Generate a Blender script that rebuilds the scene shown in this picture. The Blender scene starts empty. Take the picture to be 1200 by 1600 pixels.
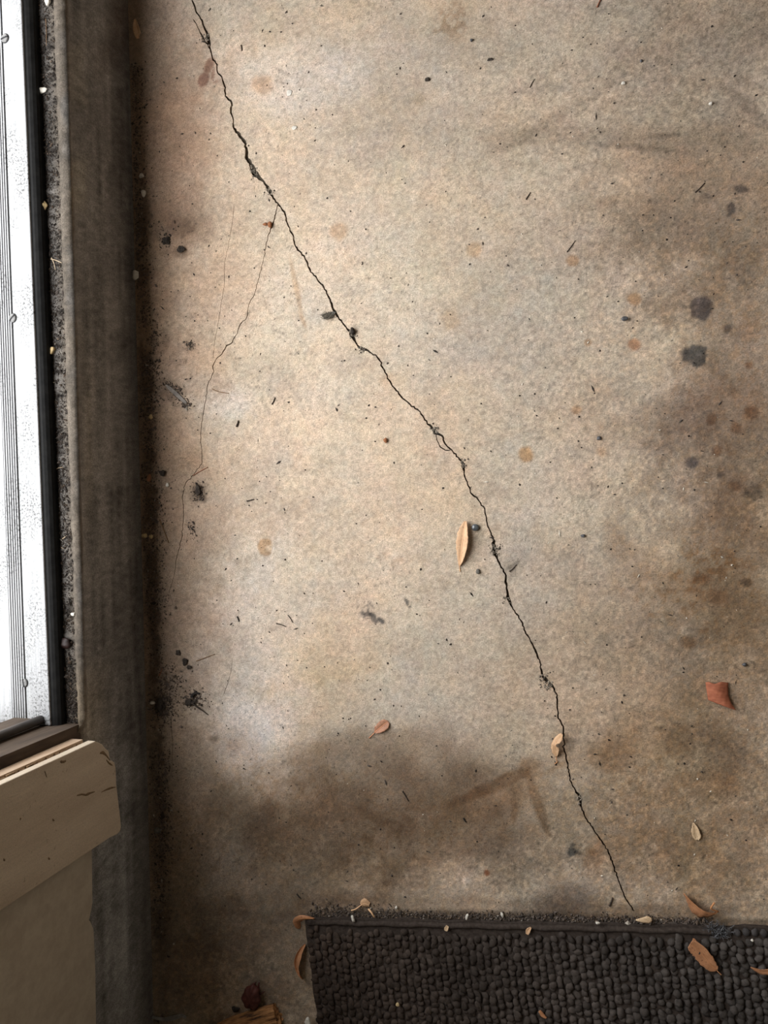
import bpy, math, random
import numpy as np
from mathutils import Vector, Matrix
from mathutils.geometry import delaunay_2d_cdt
random.seed(7)
SC = bpy.context.scene
COL = SC.collection

# ------------------------------------------------------------------ camera
F, CX, CY, H = 1200.0, 600.0, 800.0, 1.1      # pixel focal length, centre, camera height (m)
NAD = (950, 790)                              # pixel straight below the camera
def _setup():
    dn = np.array([(NAD[0]-CX)/F, -(NAD[1]-CY)/F, -1.0]); dn /= np.linalg.norm(dn)
    Z = -dn; Y = np.array([0, 1, 0.0]) - Z*Z[1]; Y /= np.linalg.norm(Y); X = np.cross(Y, Z)
    R = np.array([X, Y, Z]); C = np.array([0, 0, H])
    def un(px, py, R, C):
        d = R @ np.array([(px-CX)/F, -(py-CY)/F, -1.0]); return C + d*(-C[2]/d[2])
    a = un(200, 0, R, C); u = a - un(240, 1600, R, C)
    ph = math.atan2(u[0], u[1]); c, s = math.cos(ph), math.sin(ph)
    R = np.array([[c, -s, 0], [s, c, 0], [0, 0, 1]]) @ R
    a = un(200, 0, R, C)
    return R, np.array([-a[0], 0, H])
R_, C_ = _setup()
def at(px, py, z=0.0):                        # pixel -> point at height z
    d = R_ @ np.array([(px-CX)/F, -(py-CY)/F, -1.0]); return C_ + d*((z-C_[2])/d[2])
def atx(px, py, x):                           # pixel -> point on the vertical plane x
    d = R_ @ np.array([(px-CX)/F, -(py-CY)/F, -1.0]); return C_ + d*((x-C_[0])/d[0])
def px_of(P):                                 # survey of world points, used to lay out the stains
    c = (np.asarray(P, float) - C_) @ R_
    return CX + F*c[..., 0]/-c[..., 2], CY - F*c[..., 1]/-c[..., 2]
cd = bpy.data.cameras.new('camera'); cam = bpy.data.objects.new('camera', cd); COL.objects.link(cam)
cd.sensor_fit = 'AUTO'; cd.sensor_width = 36.0; cd.lens = 36.0*F/1600.0; cd.clip_start = 0.01
M4 = Matrix.Identity(4)
for i in range(3):
    for j in range(3): M4[i][j] = R_[i][j]
    M4[i][3] = C_[i]
cam.matrix_world = M4
SC.camera = cam

# ------------------------------------------------------------------ sky, door light, exposure
CURB = float(atx(110, 600, 0)[2])             # height of the step under the door
YJ = float(atx(100, 1142, 0.0)[1])            # near door jamb
DW, DH = 1.16, 1.72                           # door opening
W = bpy.data.worlds.new('overcast_sky'); SC.world = W; W.use_nodes = True
bg = W.node_tree.nodes['Background']
bg.inputs[0].default_value = (0.97, 0.985, 1.0, 1); bg.inputs[1].default_value = 5.0
pl = bpy.data.lights.new('door_daylight', 'AREA'); pl.shape = 'RECTANGLE'; pl.size = DW; pl.size_y = DH
po = bpy.data.objects.new('door_daylight', pl); COL.objects.link(po)
po.location = (-0.12, YJ+DW/2, CURB+DH/2); po.rotation_euler = (math.pi/2, 0, -math.pi/2)
pl.cycles.is_portal = True
vs = SC.view_settings
vs.view_transform = 'Standard'; vs.look = 'None'; vs.gamma = 1.0; vs.use_curve_mapping = False
vs.exposure = 0.52

# ------------------------------------------------------------------ helpers
def lin(r, g, b):
    f = lambda v: (v/255/12.92) if v/255 <= 0.04045 else ((v/255+0.055)/1.055)**2.4
    return (f(r), f(g), f(b))
def nodes(m):
    m.use_nodes = True; nt = m.node_tree; return nt, nt.nodes, nt.links, nt.nodes['Principled BSDF']
def coord(nt, scale=(1, 1, 1)):
    tc = nt.nodes.new('ShaderNodeTexCoord'); mp = nt.nodes.new('ShaderNodeMapping')
    mp.inputs['Scale'].default_value = scale; nt.links.new(tc.outputs['Object'], mp.inputs[0]); return mp.outputs[0]
def noise(nt, vec, scale, detail=4, rough=0.6):
    n = nt.nodes.new('ShaderNodeTexNoise'); n.inputs['Scale'].default_value = scale
    n.inputs['Detail'].default_value = detail; n.inputs['Roughness'].default_value = rough
    nt.links.new(vec, n.inputs['Vector']); return n.outputs['Fac']
def ramp(nt, fac, stops):
    r = nt.nodes.new('ShaderNodeValToRGB'); e = r.color_ramp.elements
    while len(e) < len(stops): e.new(0.5)
    for q, (p, c) in zip(e, stops):
        q.position = p; q.color = (*c, 1) if len(c) == 3 else c
    nt.links.new(fac, r.inputs[0]); return r.outputs[0]
def mixc(nt, a, b, fac, mode='MIX'):
    m = nt.nodes.new('ShaderNodeMix'); m.data_type = 'RGBA'; m.blend_type = mode
    for sock, v in ((m.inputs[6], a), (m.inputs[7], b), (m.inputs[0], fac)):
        if hasattr(v, 'links') or hasattr(v, 'is_linked'): nt.links.new(v, sock)
        else: sock.default_value = v if not isinstance(v, tuple) or len(v) == 4 else (*v, 1)
    return m.outputs[2]
def bump(nt, bs, h, strength, dist):
    b = nt.nodes.new('ShaderNodeBump'); b.inputs['Strength'].default_value = strength
    b.inputs['Distance'].default_value = dist; nt.links.new(h, b.inputs['Height']); nt.links.new(b.outputs[0], bs.inputs['Normal'])
def grey(v): return (v, v, v)
def mat(name, c1, c2=None, scale=60, rough=0.8, metal=0.0, spec=0.3, stretch=(1, 1, 1), bmp=0.3, bd=0.001, lo=0.35, hi=0.65, detail=5):
    m = bpy.data.materials.new(name); nt, N, L, bs = nodes(m)
    bs.inputs['Roughness'].default_value = rough; bs.inputs['Metallic'].default_value = metal
    bs.inputs['Specular IOR Level'].default_value = spec
    v = coord(nt, stretch); n = noise(nt, v, scale, detail)
    L.new(ramp(nt, n, [(lo, c1), (hi, c2 or c1)]), bs.inputs['Base Color'])
    if bmp: bump(nt, bs, n, bmp, bd)
    return m
def mat_attr(name, fine=(900, 240), lohi=(0.72, 1.22), rough=0.85, spec=0.25, bmp=0.35, bd=0.0008, stretch=(1, 1, 1)):
    m = bpy.data.materials.new(name); nt, N, L, bs = nodes(m)
    bs.inputs['Roughness'].default_value = rough; bs.inputs['Specular IOR Level'].default_value = spec
    a = N.new('ShaderNodeAttribute'); a.attribute_name = 'Col'; v = coord(nt, stretch)
    n1 = noise(nt, v, fine[0], 2, 0.7); n2 = noise(nt, v, fine[1], 4, 0.65)
    g1 = ramp(nt, n1, [(0.3, grey(lohi[0])), (0.7, grey(lohi[1]))])
    g2 = ramp(nt, n2, [(0.3, grey(0.5+lohi[0]/2)), (0.7, grey(0.5+lohi[1]/2))])
    c = mixc(nt, a.outputs['Color'], g1, 1.0, 'MULTIPLY'); c = mixc(nt, c, g2, 1.0, 'MULTIPLY')
    L.new(c, bs.inputs['Base Color']); bump(nt, bs, n1, bmp, bd)
    return m
def tag(o, label=None, cat=None, group=None, kind=None):
    if label: o['label'] = label
    if cat: o['category'] = cat
    if group: o['group'] = group
    if kind: o['kind'] = kind
    return o
def mesh(name, V, Fc, m=None, parent=None, smooth=False, cols=None, loc=None):
    V = np.asarray(V, float)
    if loc is not None: V = V - np.asarray(loc)
    me = bpy.data.meshes.new(name); me.from_pydata(V.tolist(), [], [list(map(int, f)) for f in Fc])
    if cols is not None:
        at_ = me.color_attributes.new('Col', 'FLOAT_COLOR', 'POINT')
        c4 = np.ones((len(V), 4), np.float32); c4[:, :3] = cols; at_.data.foreach_set('color', c4.ravel())
    if smooth: me.polygons.foreach_set('use_smooth', [True]*len(me.polygons))
    me.update(); o = bpy.data.objects.new(name, me); COL.objects.link(o)
    if m: me.materials.append(m)
    if parent: o.parent = parent
    if loc is not None and not parent: o.location = Vector(loc)
    return o
def empty(name, loc, label, cat, group=None):
    o = bpy.data.objects.new(name, None); COL.objects.link(o); o.location = Vector(loc); o.empty_display_size = 0.02
    return tag(o, label, cat, group)
def grid_faces(nu, nv, off=0, flip=False):
    i, j = np.meshgrid(np.arange(nu-1), np.arange(nv-1), indexing='ij'); a = (i*nv+j).ravel()+off
    q = np.stack([a, a+1, a+nv+1, a+nv], 1); return q[:, ::-1] if flip else q
def box(V, Fc, lo, hi):
    o = len(V); x0, y0, z0 = lo; x1, y1, z1 = hi
    V += [(x0, y0, z0), (x1, y0, z0), (x1, y1, z0), (x0, y1, z0), (x0, y0, z1), (x1, y0, z1), (x1, y1, z1), (x0, y1, z1)]
    Fc += [[o+a for a in f] for f in ((0, 3, 2, 1), (4, 5, 6, 7), (0, 1, 5, 4), (1, 2, 6, 5), (2, 3, 7, 6), (3, 0, 4, 7))]
def prism(poly, d):                           # polygon (3D points) extruded by vector d
    n = len(poly); P = np.asarray(poly, float); V = np.vstack([P, P+np.asarray(d)])
    Fc = [list(range(n)), list(range(2*n-1, n-1, -1))] + [[i, n+i, n+(i+1) % n, (i+1) % n] for i in range(n)]
    return V, Fc
def tube(pts, rad, k=7):
    P = np.asarray(pts, float); n = len(P); rad = np.full(n, rad) if np.isscalar(rad) else np.asarray(rad)
    T = np.gradient(P, axis=0); T /= np.linalg.norm(T, axis=1)[:, None]+1e-12; V = []
    for i in range(n):
        a = np.cross(T[i], (0, 0, 1)); a = a if np.linalg.norm(a) > 1e-3 else np.cross(T[i], (1, 0, 0)); a /= np.linalg.norm(a); b = np.cross(T[i], a)
        for q in range(k): V.append(P[i]+rad[i]*(a*math.cos(2*math.pi*q/k)+b*math.sin(2*math.pi*q/k)))
    Fc = [[i*k+q, i*k+(q+1) % k, (i+1)*k+(q+1) % k, (i+1)*k+q] for i in range(n-1) for q in range(k)]
    Fc += [list(range(k))[::-1], [(n-1)*k+q for q in range(k)]]
    return np.array(V), Fc
def spline(pts, n):
    P = np.asarray(pts, float); t = np.linspace(0, len(P)-1, n); o = []
    for u in t:
        i = min(int(u), len(P)-2); f = u-i
        p0, p1, p2, p3 = P[max(i-1, 0)], P[i], P[i+1], P[min(i+2, len(P)-1)]
        o.append(0.5*((2*p1)+(-p0+p2)*f+(2*p0-5*p1+4*p2-p3)*f*f+(-p0+3*p1-3*p2+p3)*f**3))
    return np.array(o)
def ico(sub=0):
    g = (1+5**.5)/2
    V = [(-1, g, 0), (1, g, 0), (-1, -g, 0), (1, -g, 0), (0, -1, g), (0, 1, g), (0, -1, -g), (0, 1, -g), (g, 0, -1), (g, 0, 1), (-g, 0, -1), (-g, 0, 1)]
    Fc = [(0, 11, 5), (0, 5, 1), (0, 1, 7), (0, 7, 10), (0, 10, 11), (1, 5, 9), (5, 11, 4), (11, 10, 2), (10, 7, 6), (7, 1, 8), (3, 9, 4), (3, 4, 2), (3, 2, 6), (3, 6, 8), (3, 8, 9), (4, 9, 5), (2, 4, 11), (6, 2, 10), (8, 6, 7), (9, 8, 1)]
    V = [tuple(np.array(v)/np.linalg.norm(v)) for v in V]
    for _ in range(sub):
        c = {}; G = []
        def mid(a, b):
            k = (min(a, b), max(a, b))
            if k not in c:
                m = np.array(V[a])+np.array(V[b]); V.append(tuple(m/np.linalg.norm(m))); c[k] = len(V)-1
            return c[k]
        for a, b, d in Fc:
            x, y, z = mid(a, b), mid(b, d), mid(d, a); G += [(a, x, z), (b, y, x), (d, z, y), (x, y, z)]
        Fc = G
    return np.array(V), np.array(Fc)
OCT = (np.array([(1, 0, 0), (-1, 0, 0), (0, 1, 0), (0, -1, 0), (0, 0, 1), (0, 0, -1)], float),
       np.array([(0, 2, 4), (2, 1, 4), (1, 3, 4), (3, 0, 4), (2, 0, 5), (1, 2, 5), (3, 1, 5), (0, 3, 5)]))
RNG = np.random.default_rng(11)
def scatter(name, P, S, C, tmpl, m, parent=None, jit=0.3, tilt=0.4, ang=None, smooth=False):   # many crumbs joined in one mesh
    T, Fc = tmpl; n, k = len(P), len(T); S = np.asarray(S, float)
    if S.ndim == 1: S = np.stack([S, S, S], 1)
    V = T[None]*(1+RNG.uniform(-jit, jit, (n, k, 1)))*S[:, None, :]
    a = RNG.uniform(0, 6.283, n) if ang is None else np.asarray(ang); t = RNG.uniform(-tilt, tilt, n)
    ct, st = np.cos(t)[:, None], np.sin(t)[:, None]
    x, y, z = V[..., 0], V[..., 1], V[..., 2]
    x, z = x*ct - z*st, x*st + z*ct
    ca, sa = np.cos(a)[:, None], np.sin(a)[:, None]
    V = np.stack([x*ca-y*sa, x*sa+y*ca, z], -1) + np.asarray(P)[:, None, :]
    FF = (Fc[None]+(np.arange(n)*k)[:, None, None]).reshape(-1, Fc.shape[1])
    return mesh(name, V.reshape(-1, 3), FF, m, parent, smooth, np.repeat(np.asarray(C), k, 0))
# value noise on pixel-like survey coordinates
def vnoise(x, y, seed):
    g = np.random.default_rng(seed).random((256, 256))
    xi, yi = np.floor(x).astype(int), np.floor(y).astype(int); fx, fy = x-xi, y-yi
    fx, fy = fx*fx*(3-2*fx), fy*fy*(3-2*fy); a, b, c, d = xi % 256, (xi+1) % 256, yi % 256, (yi+1) % 256
    return (g[a, c]*(1-fx)+g[b, c]*fx)*(1-fy)+(g[a, d]*(1-fx)+g[b, d]*fx)*fy
def fbm(x, y, scale, seed, octv=4, gain=0.55):
    s = 0; w = 1; t = 0; x = np.asarray(x)/scale; y = np.asarray(y)/scale
    for o in range(octv):
        s = s+w*vnoise(x+13.7*o, y+7.1*o, seed+o); t += w; w *= gain; x = x*2.03; y = y*2.03
    return s/t
def sst(a, b, x): t = np.clip((x-a)/(b-a), 0, 1); return t*t*(3-2*t)

# ------------------------------------------------------------------ concrete floor colours: stains, wear, dirt, some painted shade
BASE = np.array([0.485, 0.385, 0.290])
def floor_colour(X, Y):
    n_a = fbm(X, Y, 150, 1); n_b = fbm(X, Y, 40, 20); n_c = fbm(X, Y, 12, 40, 3); n_w = fbm(X, Y, 60, 60)-0.5; n_w2 = fbm(X, Y, 60, 80)-0.5
    n_f = fbm(X, Y, 5, 90, 2)
    C = np.ones((len(X), 3))*BASE
    n_g = fbm(X, Y, 2.9, 95, 1); rgh = 0.4+0.9*sst(650, 1050, X+120*n_w)+0.5*sst(1050, 1300, Y)
    C *= (1+0.34*(n_a-0.5)+0.24*(n_b-0.5)+0.20*(n_c-0.5)+(0.22+0.36*rgh)*(n_f-0.5)+(0.14+0.28*rgh)*(n_g-0.5))[:, None]
    for sc, sd, am in ((90, 130, 0.10), (26, 134, 0.08), (7, 138, 0.08)):
        t = (fbm(X, Y, sc, sd, 3)-0.5)[:, None]; C *= 1+t*np.array([am, -0.1*am, -0.5*am]); t = (fbm(X, Y, sc, sd+300, 3)-0.5)[:, None]; C *= 1+t*np.array([-0.2*am, 0.1*am, am])
    t = (fbm(X, Y, 230, 120)-0.5)[:, None]; C *= 1+t*np.array([0.10, 0.0, -0.14])
    def blob(cx, cy, rx, ry, tint, amt=1.0, rot=0.0, soft=0.6, warp=0.8, speck=None):
        nonlocal C
        r = max(rx, ry); d0 = (np.abs(X-cx) < r*2.6+8) & (np.abs(Y-cy) < r*2.6+8)
        if not d0.any(): return
        i = np.nonzero(d0)[0]; c, s = math.cos(rot), math.sin(rot)
        dx, dy = X[i]-cx, Y[i]-cy
        u = (dx*c+dy*s)/rx + warp*n_w[i]*(1.6 if r > 40 else 0.7) + (n_c[i]-0.5)*warp*(0.5 if r > 40 else 1.0); v = (-dx*s+dy*c)/ry + warp*n_w2[i]*(1.6 if r > 40 else 0.7)+(n_f[i]-0.5)*warp*0.6
        m = 1-sst(1-soft, 1+soft, np.hypot(u, v)); m = m*amt
        if speck is not None: m = m*sst(speck, speck+0.16, 0.35*n_c[i]+0.3*n_b[i]+0.35*n_f[i])
        C[i] *= 1-m[:, None]*(1-np.asarray(tint))
    G, BR, PK, WH = (0.62, 0.62, 0.63), (0.62, 0.54, 0.46), (0.86, 0.75, 0.70), (1.16, 1.22, 1.32)
    DK, BK = (0.42, 0.39, 0.36), (0.16, 0.18, 0.21)
    RU, RB = (0.90, 0.70, 0.52), (0.62, 0.44, 0.32)
    for a in STAINS_AND_SHADE: blob(*a)
    # grime that has gathered along the step and at the lower left
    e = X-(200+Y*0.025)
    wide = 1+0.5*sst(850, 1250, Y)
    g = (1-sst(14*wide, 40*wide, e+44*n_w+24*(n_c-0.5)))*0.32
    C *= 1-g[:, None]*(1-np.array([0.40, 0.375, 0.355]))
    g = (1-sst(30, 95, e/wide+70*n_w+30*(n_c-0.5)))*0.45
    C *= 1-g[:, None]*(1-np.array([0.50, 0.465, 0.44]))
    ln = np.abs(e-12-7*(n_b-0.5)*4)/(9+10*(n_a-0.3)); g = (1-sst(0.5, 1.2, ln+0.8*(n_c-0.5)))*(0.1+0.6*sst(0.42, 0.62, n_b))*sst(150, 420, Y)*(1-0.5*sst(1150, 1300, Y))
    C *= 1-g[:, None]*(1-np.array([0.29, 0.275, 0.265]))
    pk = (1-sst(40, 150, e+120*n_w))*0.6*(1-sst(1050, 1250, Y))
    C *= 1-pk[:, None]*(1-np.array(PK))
    # mottling of the worn right side and lower edge
    wr = sst(820, 1150, X+160*n_w+90*n_w2)*sst(120, 420, Y) + 0.8*sst(1130, 1260, Y+120*n_w)
    m = np.clip(wr, 0, 1)*sst(0.46, 0.59, 0.24*n_c+0.30*n_f+0.22*n_g+0.24*fbm(X, Y, 26, 140))*0.80
    C *= 1-m[:, None]*(1-np.array([0.58, 0.51, 0.43]))
    m2 = np.clip(wr, 0, 1)*sst(0.55, 0.72, n_f)*0.9
    C *= (1+m2*0.35)[:, None]
    # pores
    p = sst(0.72, 0.82, fbm(X, Y, 3.2, 160, 2))*0.30*(0.4+sst(0.4, 0.7, n_a)); C *= (1-p)[:, None]
    return np.clip(C, 0.01, 0.85)
G_, BR_, PK_, WH_ = (0.66, 0.68, 0.71), (0.66, 0.57, 0.48), (0.86, 0.75, 0.70), (1.16, 1.22, 1.34)
DK_, BK_ = (0.45, 0.42, 0.39), (0.17, 0.19, 0.22)
RU_, RB_ = (0.88, 0.68, 0.50), (0.62, 0.46, 0.34)
STAINS_AND_SHADE = [  # cx, cy, rx, ry, tint, amount, rotation, softness, warp, speckle
    # broad tones
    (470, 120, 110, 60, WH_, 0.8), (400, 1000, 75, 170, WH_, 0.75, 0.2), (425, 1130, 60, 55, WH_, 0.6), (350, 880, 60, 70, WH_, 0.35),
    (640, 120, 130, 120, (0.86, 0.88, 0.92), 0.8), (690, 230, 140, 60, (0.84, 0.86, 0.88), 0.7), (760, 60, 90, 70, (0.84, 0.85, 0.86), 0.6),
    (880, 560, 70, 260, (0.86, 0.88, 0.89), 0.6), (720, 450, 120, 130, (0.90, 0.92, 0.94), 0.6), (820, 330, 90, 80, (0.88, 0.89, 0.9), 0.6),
    (1040, 130, 200, 150, (0.74, 0.74, 0.74), 0.8), (1100, 330, 140, 120, (0.66, 0.62, 0.58), 0.85), (985, 360, 90, 60, (0.74, 0.71, 0.69), 0.7),
    (930, 215, 230, 16, (0.74, 0.73, 0.72), 0.7, 0.03), (860, 190, 90, 9, (0.7, 0.69, 0.68), 0.6, -0.5), (1010, 232, 70, 5, (0.55, 0.55, 0.56), 0.7, 0.08),
    (1035, 212, 30, 4, (0.55, 0.54, 0.53), 0.7, -0.05), (1175, 175, 40, 10, (0.55, 0.55, 0.56), 0.7, 0.8), (840, 140, 40, 8, (0.72, 0.73, 0.75), 0.7, -0.1), (700, 230, 6, 22, (0.8, 0.8, 0.8), 0.8),
    (705, 30, 26, 34, (0.62, 0.53, 0.46), 0.9, 0.3, 0.6, 1.0, 0.42), (1175, 30, 60, 60, (0.72, 0.72, 0.72), 0.6),
    (1100, 700, 110, 120, (0.60, 0.57, 0.56), 0.85, 0, 0.8), (1060, 660, 50, 50, (0.60, 0.58, 0.58), 0.6, 0, 0.7), (1170, 560, 90, 200, (0.72, 0.68, 0.64), 0.8),
    (1090, 930, 130, 90, (0.56, 0.50, 0.43), 0.85, 0.3, 0.7), (1060, 960, 110, 40, BR_, 0.8, 0.4, 0.6, 1.0, 0.50), (1110, 885, 60, 40, (0.62, 0.50, 0.38), 0.8, 0, 0.6, 1.0, 0.46),
    (1150, 1080, 120, 140, (0.66, 0.60, 0.52), 0.75), (1030, 1130, 90, 80, (0.74, 0.66, 0.56), 0.7), (1100, 1160, 60, 26, (0.55, 0.53, 0.52), 0.7, 0.2), (1110, 1225, 40, 30, BR_, 0.7),
    (1180, 850, 90, 170, (0.70, 0.64, 0.56), 0.7), (1040, 1250, 150, 90, (0.80, 0.78, 0.74), 0.7), (1090, 1350, 150, 60, (0.74, 0.68, 0.58), 0.6),
    (950, 1010, 60, 60, (0.8, 0.76, 0.7), 0.6),
    # dark smudges in front of the rug; lower left also holds painted wall shade
    (585, 1180, 110, 30, (0.68, 0.65, 0.62), 0.7, 0.1, 0.8), (560, 1160, 46, 24, (0.66, 0.62, 0.58), 0.7), (690, 1215, 70, 50, (0.66, 0.64, 0.62), 0.7, 0.5),
    (560, 1290, 170, 90, (0.56, 0.51, 0.46), 0.8), (470, 1275, 90, 70, (0.64, 0.61, 0.57), 0.7), (600, 1330, 60, 50, (0.6, 0.56, 0.5), 0.7, 0.3, 0.7, 1.0, 0.44),
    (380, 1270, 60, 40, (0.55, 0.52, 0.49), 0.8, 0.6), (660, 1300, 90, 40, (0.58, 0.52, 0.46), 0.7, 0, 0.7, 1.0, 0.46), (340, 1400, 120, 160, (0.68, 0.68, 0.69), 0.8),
    (430, 1480, 120, 130, (0.70, 0.68, 0.65), 0.7), (480, 1380, 90, 60, (0.70, 0.65, 0.58), 0.6),  # lower left: dirt, with the wall's shade put into the colour
    (810, 1330, 80, 40, (0.66, 0.63, 0.59), 0.7), (875, 1412, 60, 24, (0.42, 0.42, 0.45), 0.85), (560, 1408, 90, 14, (0.55, 0.5, 0.45), 0.6), (1000, 1425, 130, 12, (0.5, 0.5, 0.5), 0.6),
    (610, 1370, 12, 30, (0.6, 0.57, 0.54), 0.7, 0.3), (690, 1150, 20, 30, (0.8, 0.8, 0.8), 0.7), (780, 1160, 30, 60, (0.82, 0.83, 0.83), 0.7, 0.6),
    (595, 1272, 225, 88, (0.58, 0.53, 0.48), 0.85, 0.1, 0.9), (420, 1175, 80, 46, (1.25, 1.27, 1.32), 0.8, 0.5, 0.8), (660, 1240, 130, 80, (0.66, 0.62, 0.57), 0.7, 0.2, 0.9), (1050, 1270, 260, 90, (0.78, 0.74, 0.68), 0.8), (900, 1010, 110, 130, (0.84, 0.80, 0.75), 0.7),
    (800, 1436, 322, 11, (0.26, 0.24, 0.22), 0.95, 0.0208, 0.5, 0.5), (1160, 1443, 60, 7, (0.4, 0.38, 0.36), 0.8), (800, 1418, 330, 14, (0.70, 0.65, 0.60), 0.7, 0.0208),
    (420, 1500, 170, 120, (0.72, 0.71, 0.71), 0.9, 0, 0.8), (1130, 50, 160, 110, (0.82, 0.82, 0.82), 0.8), (1110, 350, 130, 130, (0.82, 0.80, 0.78), 0.8), (1150, 640, 110, 160, (0.9, 0.87, 0.85), 0.8),  # first blob deepens the painted lower-left shade and dirt
    # worn tape mark
    (775, 1226, 70, 10, (0.62, 0.52, 0.42), 0.85, -0.42, 0.35, 0.5), (826, 1202, 20, 18, (0.64, 0.55, 0.47), 0.8, 0, 0.4, 0.5), (840, 1250, 8, 52, (0.62, 0.52, 0.42), 0.8, -0.35, 0.4, 0.5),
    (805, 1240, 20, 24, (0.78, 0.69, 0.59), 0.7, 0, 0.5), (803, 1268, 6, 16, (0.7, 0.58, 0.46), 0.7, 0, 0.5), (852, 1292, 4, 20, (0.6, 0.52, 0.44), 0.7, -0.5, 0.5),
    (870, 1198, 26, 4, (0.72, 0.62, 0.5), 0.6, -0.5), (790, 1212, 12, 6, (0.7, 0.62, 0.52), 0.6, -0.3), (735, 1260, 60, 20, (0.8, 0.7, 0.58), 0.6, -0.3),
    # left side
    (290, 200, 50, 160, (0.80, 0.70, 0.66), 0.7), (300, 330, 50, 40, (0.72, 0.68, 0.66), 0.6, 0, 0.8), (330, 440, 70, 120, (0.90, 0.84, 0.8), 0.7), (290, 690, 50, 60, (0.78, 0.70, 0.62), 0.7),
    (300, 810, 60, 100, (0.72, 0.66, 0.6), 0.6), (310, 960, 60, 120, (0.70, 0.65, 0.6), 0.6), (315, 1150, 60, 120, (0.72, 0.67, 0.62), 0.6),
    (420, 585, 50, 30, (0.82, 0.84, 0.85), 0.8, 0.4), (350, 790, 60, 40, (0.8, 0.8, 0.8), 0.7, 0, 0.8, 1.0, 0.42), (360, 630, 40, 20, WH_, 0.7), (320, 585, 40, 40, (0.85, 0.78, 0.74), 0.6),
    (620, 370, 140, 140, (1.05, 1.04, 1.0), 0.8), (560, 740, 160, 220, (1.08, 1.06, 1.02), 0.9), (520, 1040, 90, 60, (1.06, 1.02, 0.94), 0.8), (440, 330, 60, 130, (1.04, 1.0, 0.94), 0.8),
    (285, 395, 14, 8, DK_, 0.6), (270, 350, 40, 30, (0.6, 0.57, 0.55), 0.6, 0, 0.9), (288, 355, 20, 16, DK_, 0.5, 0, 0.8),
    # rust spots and drips
    (530, 362, 14, 14, (0.84, 0.68, 0.54), 0.75, 0, 0.35, 0.5), (740, 390, 12, 12, (0.86, 0.72, 0.56), 0.7, 0, 0.35, 0.5), (894, 407, 10, 9, RU_, 0.8, 0, 0.3, 0.5), (992, 467, 10, 10, RU_, 0.8, 0, 0.3, 0.5),
    (992, 538, 10, 9, (0.80, 0.55, 0.42), 0.9, 0, 0.3, 0.5), (918, 536, 6, 6, RU_, 0.8, 0, 0.3, 0.5), (1171, 571, 7, 6, RB_, 0.8, 0, 0.4), (822, 710, 12, 12, (0.84, 0.62, 0.42), 0.95, 0, 0.3, 0.4),
    (412, 133, 17, 15, (0.74, 0.62, 0.52), 0.8, 0, 0.4, 0.5), (655, 156, 9, 9, (0.82, 0.76, 0.68), 0.7), (703, 500, 15, 17, (0.88, 0.78, 0.66), 0.7, 0, 0.5), (901, 641, 7, 7, RU_, 0.8, 0, 0.4),
    (1111, 655, 10, 9, RB_, 0.8, 0, 0.4), (1152, 668, 9, 9, RB_, 0.8, 0, 0.4), (1119, 705, 8, 9, RB_, 0.8, 0, 0.4), (1175, 646, 13, 10, RB_, 0.75, 0, 0.4), (760, 1364, 5, 5, (0.6, 0.28, 0.16), 0.9, 0, 0.3),
    (1120, 935, 15, 11, (0.55, 0.4, 0.28), 0.7, 0, 0.5), (1097, 904, 16, 10, (0.55, 0.4, 0.28), 0.7, 0, 0.5), (1150, 760, 10, 8, RB_, 0.7), (940, 707, 8, 8, RU_, 0.5), (605, 595, 12, 12, (0.9, 0.78, 0.68), 0.6),
    (1075, 1005, 12, 10, (0.56, 0.44, 0.32), 0.8, 0, 0.5), (960, 1170, 30, 30, BR_, 0.6), (930, 1340, 14, 30, (0.8, 0.62, 0.5), 0.6, 0.3),
    (414, 855, 11, 14, (0.70, 0.55, 0.40), 0.95, 0, 0.2, 0.5), (421, 857, 6, 5, (1.5, 1.7, 2.0), 0.7, 0, 0.3), (368, 1165, 11, 10, (0.72, 0.66, 0.6), 0.7), (491, 1170, 14, 12, (0.72, 0.66, 0.58), 0.6),
    (318, 125, 8, 12, (0.45, 0.32, 0.30), 0.9, 0.4, 0.25, 0.5), (327, 102, 7, 14, (0.5, 0.37, 0.34), 0.9, 0.5, 0.3, 0.6), (333, 116, 3, 10, (0.5, 0.37, 0.34), 0.8, 0.2, 0.3, 0.5), (337, 128, 5, 2, (0.6, 0.47, 0.44), 0.8, -0.4),
    # oil and paint
    (1096, 480, 20, 19, (0.30, 0.31, 0.38), 0.95, 0, 0.18, 0.6), (1086, 556, 20, 18, (0.25, 0.28, 0.33), 1.0, 0, 0.14, 0.8), (1068, 551, 6, 4, (0.3, 0.33, 0.38), 0.9), (1138, 514, 6, 6, (0.3, 0.3, 0.33), 0.9, 0, 0.5),
    (1082, 724, 10, 9, (0.32, 0.34, 0.42), 0.95, 0, 0.35), (1126, 742, 6, 5, (0.35, 0.36, 0.4), 0.8), (1180, 769, 15, 13, (0.45, 0.45, 0.45), 0.85, 0, 0.25), (1168, 911, 10, 7, (0.35, 0.33, 0.31), 0.9, 0, 0.4),
    (1157, 295, 12, 6, (0.35, 0.36, 0.4), 0.9, 0.2, 0.4), (1143, 326, 6, 11, (0.3, 0.32, 0.38), 0.9, 0, 0.3), (1105, 306, 9, 4, (0.5, 0.5, 0.53), 0.7), (1060, 470, 60, 30, (0.75, 0.74, 0.73), 0.6),
    (574, 955, 15, 13, (0.20, 0.21, 0.23), 0.95, 0.7, 0.3, 1.2, 0.40), (585, 965, 5, 11, (0.2, 0.22, 0.25), 0.9, -0.6, 0.35, 0.8), (596, 970, 6, 4, BK_, 0.95, 0.8, 0.3), (637, 942, 3, 10, BK_, 0.9, -0.5, 0.3, 1.0, 0.38),
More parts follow.
